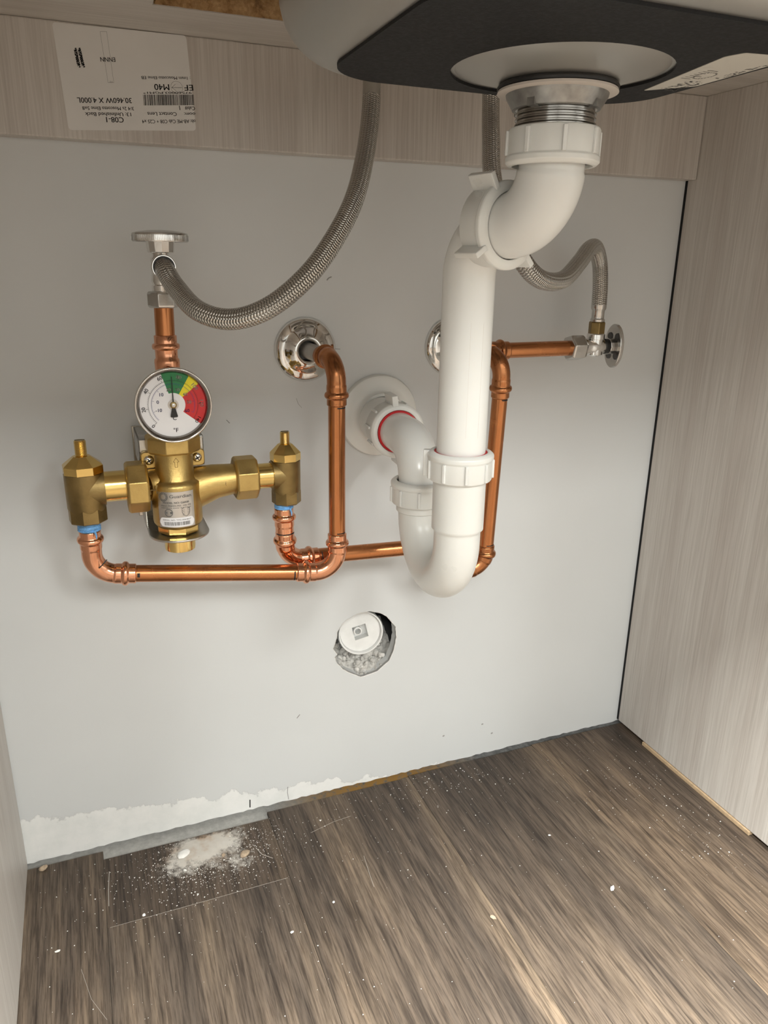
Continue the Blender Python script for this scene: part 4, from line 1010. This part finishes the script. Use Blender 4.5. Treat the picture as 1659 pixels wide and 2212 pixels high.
sc_ = thing('shutoff_valve', 'chrome shutoff valve with upright oval handwheel at end of right copper branch', 'valve', (0.62, -0.058, 0.542), 'chrome shutoff valves')
KY, KZ = -0.0580, 0.5418
s = MB(); s.lathe((0.5945, KY, KZ-0.0006), (1, 0, 0), [(0.0095, 0), (0.0125, 0.0), (0.0140, 0.0015), (0.0140, 0.0150), (0.0118, 0.0185), (0.0090, 0.0190)], 6, ph=0.25); s.build('compression_nut', 'chrome_satin', sc_, smooth=20, bevel=0.0007)
s = MB(); s.lathe((0.6125, KY, KZ), (1, 0, 0), [(0.0088, 0), (0.0088, 0.0045), (0.0078, 0.0050), (0.0080, 0.009), (0.0088, 0.012), (0.0088, 0.0240), (0.0072, 0.0262), (0.0068, 0.0320)], 40)
s.lathe((0.6285, KY, KZ-0.0095), (0, 0, 1), [(0.0070, 0), (0.0084, 0.0012), (0.0084, 0.0170), (0.0096, 0.0175), (0.0096, 0.0225), (0.0085, 0.0235)], 40); s.build('body', 'chrome', sc_)
s = MB(); s.lathe((0.6385, KY, KZ), (1, 0, 0), [(0.0074, 0), (0.0082, 0.0010), (0.0078, 0.0058)], 32); s.build('stem_packing', 'black_rubber', sc_)
s = MB(); s.lathe((0.6440, KY, KZ), (1, 0, 0), [(0.0084, 0), (0.0088, 0.0005), (0.0088, 0.0090)], 12); s.build('handle_hub', 'chrome_satin', sc_, smooth=20)
handwheel(sc_, (0.6515, KY, KZ), (1, 0, 0), (0, 0, 1), 0.0232, 0.0140, 0.0050)
s = MB()
for q in (0.8, -0.8, PI-0.8, PI+0.8): s.lathe((0.6522, KY+0.0085*math.sin(q), KZ+0.0145*math.cos(q)), (-1, 0, 0), [(0.0040, -0.0005), (0.0040, 0.0006), (0.0030, 0.0008)], 20)
s.build('wheel_pocket', 'chrome_dark', sc_)

# ================================================================== BRAIDED HOSES
RH = 0.0079
hh = thing('braided_hose', 'braided steel supply hose hanging in a loop from left shutoff valve', 'hose', (0.2432, -0.1781, 0.592), 'braided supply hoses')
P_ = [(0.1794, -0.0890, 0.6190), (0.1806, -0.0985, 0.6145), (0.1850, -0.1120, 0.6045), (0.1965, -0.1452, 0.5885), (0.2177, -0.1655, 0.5832), (0.2432, -0.1781, 0.5921), (0.2725, -0.1765, 0.6135), (0.2995, -0.1607, 0.6405), (0.3249, -0.1366, 0.6726), (0.3480, -0.0985, 0.7105), (0.3640, -0.0680, 0.7480), (0.3710, -0.0520, 0.7800), (0.3722, -0.0500, 0.8010)]
s = MB(); s.sweep(resample(spline(P_), 0.0025), RH, 36); s.build('hose', 'braided_steel', hh, smooth=60)
s = MB(); s.sweep(resample(spline([(0.3668, -0.0615, 0.7600), (0.3700, -0.0545, 0.7750), (0.3718, -0.0505, 0.7900)], 8), 0.002), 0.0078, 32); s.build('ferrule', 'stainless', hh)
hc = thing('braided_hose', 'braided steel supply hose arching from right shutoff valve behind the white drain', 'hose', (0.55, -0.12, 0.61), 'braided supply hoses')
P_ = [(0.6283, -0.0585, 0.5860), (0.6268, -0.0590, 0.6060), (0.6220, -0.0610, 0.6270), (0.6060, -0.0730, 0.6420), (0.5850, -0.0910, 0.6400), (0.5600, -0.1130, 0.6280), (0.5204, -0.1455, 0.6125), (0.4800, -0.1720, 0.6135), (0.4555, -0.1790, 0.6300), (0.4480, -0.1560, 0.6620), (0.4550, -0.1240, 0.6970), (0.4655, -0.0990, 0.7297), (0.4760, -0.0760, 0.7640), (0.4788, -0.0700, 0.8010)]
s = MB(); s.sweep(resample(spline(P_), 0.0025), RH, 36); s.build('hose', 'braided_steel', hc, smooth=60)
s = MB(); s.lathe((0.6284, -0.0582, 0.5680), (0, 0, 1), [(0.0060, 0), (0.0074, 0.0002), (0.0076, 0.0025), (0.0066, 0.0035), (0.0066, 0.0115), (0.0074, 0.0125), (0.0080, 0.0140), (0.0080, 0.0195), (0.0070, 0.0200)], 36); s.build('ferrule', 'chrome_satin', hc)
s = MB(); s.lathe((0.6285, -0.0580, 0.5545), (0, 0, 1), [(0.0070, 0), (0.0082, 0.0), (0.0088, 0.0010), (0.0088, 0.0125), (0.0080, 0.0138), (0.0060, 0.0138)], 6, ph=0.2); s.build('coupling_nut', 'brass_aged', hc, smooth=20, bevel=0.0005)

# ================================================================== CLEANOUT IN THE HOLE
cl = thing('cleanout_cap', 'round white plastic cleanout cap recessed in the broken wall hole', 'pipe cap', (0.386, 0.014, 0.203))
cd = V((-0.10, -1.0, 0.10)).normalized(); co = V((0.3868, 0.0160, 0.2055))
fr = rot_frame(co, cd, (0, 0, 1))
s = MB(); s.lathe(co, cd, [(0.0275, -0.070), (0.0275, 0.0040), (0.0270, 0.0048), (0.0255, 0.0048), (0.0249, 0.002), (0.0245, -0.002)], 64, cap=False); s.build('pipe_rim', 'cleanout_plastic', cl)
rot = Matrix.Rotation(0.22, 4, 'Z')
n = 64; vs_ = []; sq = []
for k in range(n):
    a = 2*PI*k/n; c_, s_ = math.cos(a), math.sin(a); m_ = max(abs(c_), abs(s_)); sq.append((0.0084*c_/m_, 0.0084*s_/m_))
f3 = fr @ rot; vs_ = [f3 @ V((0.0245*math.cos(2*PI*k/n), 0.0245*math.sin(2*PI*k/n), 0.0008)) for k in range(n)]+[f3 @ V((q[0], q[1], 0.0012)) for q in sq]+[f3 @ V((q[0], q[1], -0.010)) for q in sq]
s = MB(); s.add(vs_, [(k, (k+1) % n, n+(k+1) % n, n+k) for k in range(n)]+[(n+k, n+(k+1) % n, 2*n+(k+1) % n, 2*n+k) for k in range(n)]+[tuple(2*n+k for k in range(n))]); s.build('plug_face', 'cleanout_plastic', cl, smooth=30)
s = MB(); q = f3 @ V((0.0030, 0.0030, -0.010)); s.lathe(q, cd, [(0.0050, 0), (0.0050, 0.0140), (0.0036, 0.0143), (0.0036, 0.003), (0.0, 0.003)], 32, cap=False); s.build('centre_boss', 'cleanout_plastic', cl)
# rubble inside the hole
rr_ = random.Random(11); s = MB()
def lump(mb, c_, r, rnd, flat=1.0):
    bm = bmesh.new(); bmesh.ops.create_icosphere(bm, subdivisions=1 if r < 0.003 else 2, radius=r)
    ph = [rnd.uniform(0, 6) for _ in range(3)]; k_2 = rnd.uniform(1.4, 2.4)/r
    for v_ in bm.verts:
        f = 1+0.30*math.sin(v_.co.x*k_2+ph[0])*math.sin(v_.co.y*k_2+ph[1])+0.22*math.sin(v_.co.z*k_2*1.3+ph[2])+rnd.uniform(-0.10, 0.10)
        v_.co *= f; v_.co.z *= flat
    vs2 = [V(c_)+v_.co for v_ in bm.verts]; fs2 = [tuple(q.index for q in f.verts) for f in bm.faces]; bm.free(); mb.add(vs2, fs2)
gx_, gy_ = 60, 30; gv = []
for j in range(gy_+1):
    for i in range(gx_+1):
        x = 0.343+0.088*i/gx_; t_ = j/gy_; y = 0.0025+0.062*t_
        z = 0.1515+((x-0.386)/0.045)**2*0.026+0.034*t_+0.0022*math.sin(x*610+1.3*math.sin(y*500))*math.sin(y*480+x*230)+rr_.uniform(-0.0012, 0.0012)
        if x > 0.404: z -= (x-0.404)*0.55
        dx_ = abs(x-0.3868)
        if dx_ < 0.0288: z = min(z, 0.2055-math.sqrt(0.0288**2-dx_**2)-0.0008)
        gv.append((x, y, z))
s.add(gv, [(j*(gx_+1)+i, j*(gx_+1)+i+1, (j+1)*(gx_+1)+i+1, (j+1)*(gx_+1)+i) for j in range(gy_) for i in range(gx_)])
for i in range(190):
    x = rr_.uniform(0.350, 0.432); t = rr_.random(); y = 0.004+0.046*t
    zb = 0.152+((x-0.385)/0.045)**2*0.028+0.030*t
    r0 = rr_.uniform(0.0012, 0.0042); zz = zb+rr_.uniform(-0.004, 0.001)
    if math.hypot(x-0.3868, zz-0.2055) < 0.0282+r0*1.3: zz = 0.2055-math.sqrt(max(0.0, (0.0285+r0*1.3)**2-(x-0.3868)**2))
    if zz < 0.114+r0 or x > 0.417: continue
    lump(s, (x, y, zz), r0, rr_)
for i in range(8):
    a = rr_.uniform(-1.3, -0.8); lump(s, (0.3868+0.037*math.cos(a), rr_.uniform(0.02, 0.045), 0.2055+0.037*math.sin(a)-0.005), rr_.uniform(0.003, 0.0065), rr_)
ru = s.build('plaster_rubble', 'rubble_grey', smooth=85); tag(ru, 'crumbled grey plaster rubble inside the wall hole', 'rubble', None, 'stuff')

# ================================================================== STRIP, DUST AND CRUMBS
s = MB(); s.box((CW-0.0016, -0.243, 0.0003), (CW+0.0150, -0.058, 0.0056)); o = s.build('wood_strip', 'mdf_tan', smooth=0, bevel=0.0006); tag(o, 'thin tan wood strip wedged under the right cabinet side', 'shim')
rd_ = random.Random(21)
# dust film + grains (uncountable)
s = MB(); nx_, ny_ = 90, 60; ex0, ex1, ey0, ey1 = 0.085, 0.275, -0.128, -0.0205
dens = []
def dd(x, y):
    g1 = math.exp(-(((x-0.188)/0.042)**2+((y+0.036)/0.020)**2)); g2 = 0.55*math.exp(-(((x-0.160)/0.040)**2+((y+0.058)/0.026)**2)); g3 = 0.45*math.exp(-(((x-0.215)/0.030)**2+((y+0.075)/0.018)**2))
    return g1+g2+g3
for j in range(ny_+1):
    for i in range(nx_+1):
        x = ex0+(ex1-ex0)*i/nx_; y = ey0+(ey1-ey0)*j/ny_; q = min(1.0, dd(x, y)); dens.append(q)
        s.v.append((x, y, 0.00022+0.0012*q*q*rd_.uniform(0.5, 1.0)))
for j in range(ny_):
    for i in range(nx_):
        a = j*(nx_+1)+i; s.f.append([a, a+1, a+nx_+2, a+nx_+1]); s.uv.append(None); s.mi.append(0)
du = s.build('plaster_dust', 'dust_film', smooth=80); tag(du, 'patch of pale plaster dust on the floor against the wall', 'dust', None, 'stuff')
at_ = du.data.attributes.new('dust_amount', 'FLOAT', 'POINT'); at_.data.foreach_set('value', dens)
s = MB()
def grain(x, y, r):
    z = r*0.55; a = rd_.uniform(0, 6); k = rd_.uniform(0.6, 1.5)
    vs2 = [V((x+r*k*math.cos(a), y+r*k*math.sin(a), 0.0001)), V((x+r*math.cos(a+1.9), y+r*math.sin(a+1.9), 0.0001)), V((x+r*math.cos(a+4.1), y+r*math.sin(a+4.1), 0.0001)), V((x, y, z+0.0003)), V((x+r*0.5*math.cos(a+1), y+r*0.5*math.sin(a+1), z))]
    s.add(vs2, [(0, 1, 4), (1, 2, 3), (2, 0, 3), (1, 3, 4), (0, 4, 3), (0, 2, 1)])
cnt = 0
while cnt < 1500:
    x = rd_.gauss(0.185, 0.045); y = rd_.gauss(-0.055, 0.028)
    if y > -0.021 or not (0.03 < x < 0.33): continue
    grain(x, y, abs(rd_.gauss(0, 0.00035))+0.00015); cnt += 1
for i in range(420):
    x = rd_.uniform(0.01, 0.76); y = -0.012-abs(rd_.gauss(0, 0.16))
    if y < -0.5: continue
    grain(x, y, abs(rd_.gauss(0, 0.0003))+0.0002)
for i in range(120):
    x = rd_.gauss(0.73, 0.035); y = rd_.gauss(-0.19, 0.06)
    if x < 0.765 and y < -0.02: grain(x, y, abs(rd_.gauss(0, 0.0004))+0.0002)
for i in range(160):
    x = rd_.gauss(0.47, 0.07); y = rd_.gauss(-0.03, 0.02)
    if y < -0.012: grain(x, y, abs(rd_.gauss(0, 0.0004))+0.0002)
gr = s.build('plaster_specks', 'plaster_crumb', smooth=0); tag(gr, 'tiny white plaster specks scattered over the dark floor', 'specks', None, 'stuff')
def crumb(x, y, r, mat, label, flat=0.55, stretch=1.0, ang=0.0):
    s = MB(); lump(s, (0, 0, 0), r, rd_, flat)
    c_, s_ = math.cos(ang), math.sin(ang); zm = min(v_[2] for v_ in s.v)
    s.v = [(x+(v_[0]*stretch)*c_-v_[1]*s_, y+(v_[0]*stretch)*s_+v_[1]*c_, v_[2]-zm+0.0001) for v_ in s.v]
    o = s.build('plaster_crumb', mat, smooth=40); return tag(o, label, 'crumb', 'plaster crumbs on the floor')
crumb(0.1581, -0.0440, 0.0050, 'plaster_crumb', 'largest white plaster crumb in the middle of the dust patch', 0.5, 1.25)
crumb(0.1576, -0.0673, 0.0019, 'plaster_crumb', 'small white crumb just in front of the largest one in the dust')
crumb(0.2225, -0.0670, 0.0042, 'tan_crumb', 'tan crumb at right side of the dust patch', 0.6, 1.3, 1.0)
crumb(0.2000, -0.0610, 0.0024, 'tan_crumb', 'small tan crumb inside the right half of the dust patch', 0.6)
crumb(0.0165, -0.0120, 0.0034, 'tan_crumb', 'beige crumb in the back left corner of the floor', 0.7, 1.3)
crumb(0.5740, -0.2517, 0.0020, 'plaster_crumb', 'elongated white chip on the right half of the floor', 0.4, 2.0, 0.6)
crumb(0.4380, -0.2395, 0.0022, 'tan_crumb', 'single tan chip lying alone on the middle floor', 0.4, 1.6, 2.2)
crumb(0.0316, -0.1272, 0.0016, 'plaster_crumb', 'white chip near the left cabinet side', 0.4, 1.7, 0.3)
crumb(0.2936, -0.1644, 0.0015, 'plaster_crumb', 'round white crumb right of the plank end joint')
crumb(0.1112, -0.1127, 0.0017, 'plaster_crumb', 'pointed white crumb beside the plank end joint', 0.7)
crumb(0.2443, -0.1844, 0.0014, 'plaster_crumb', 'flat white crumb on the light plank in front of the joint', 0.5, 1.5)
crumb(0.5560, -0.1610, 0.0014, 'plaster_crumb', 'tiny white crumb midway to the right cabinet side', 0.5, 1.2)
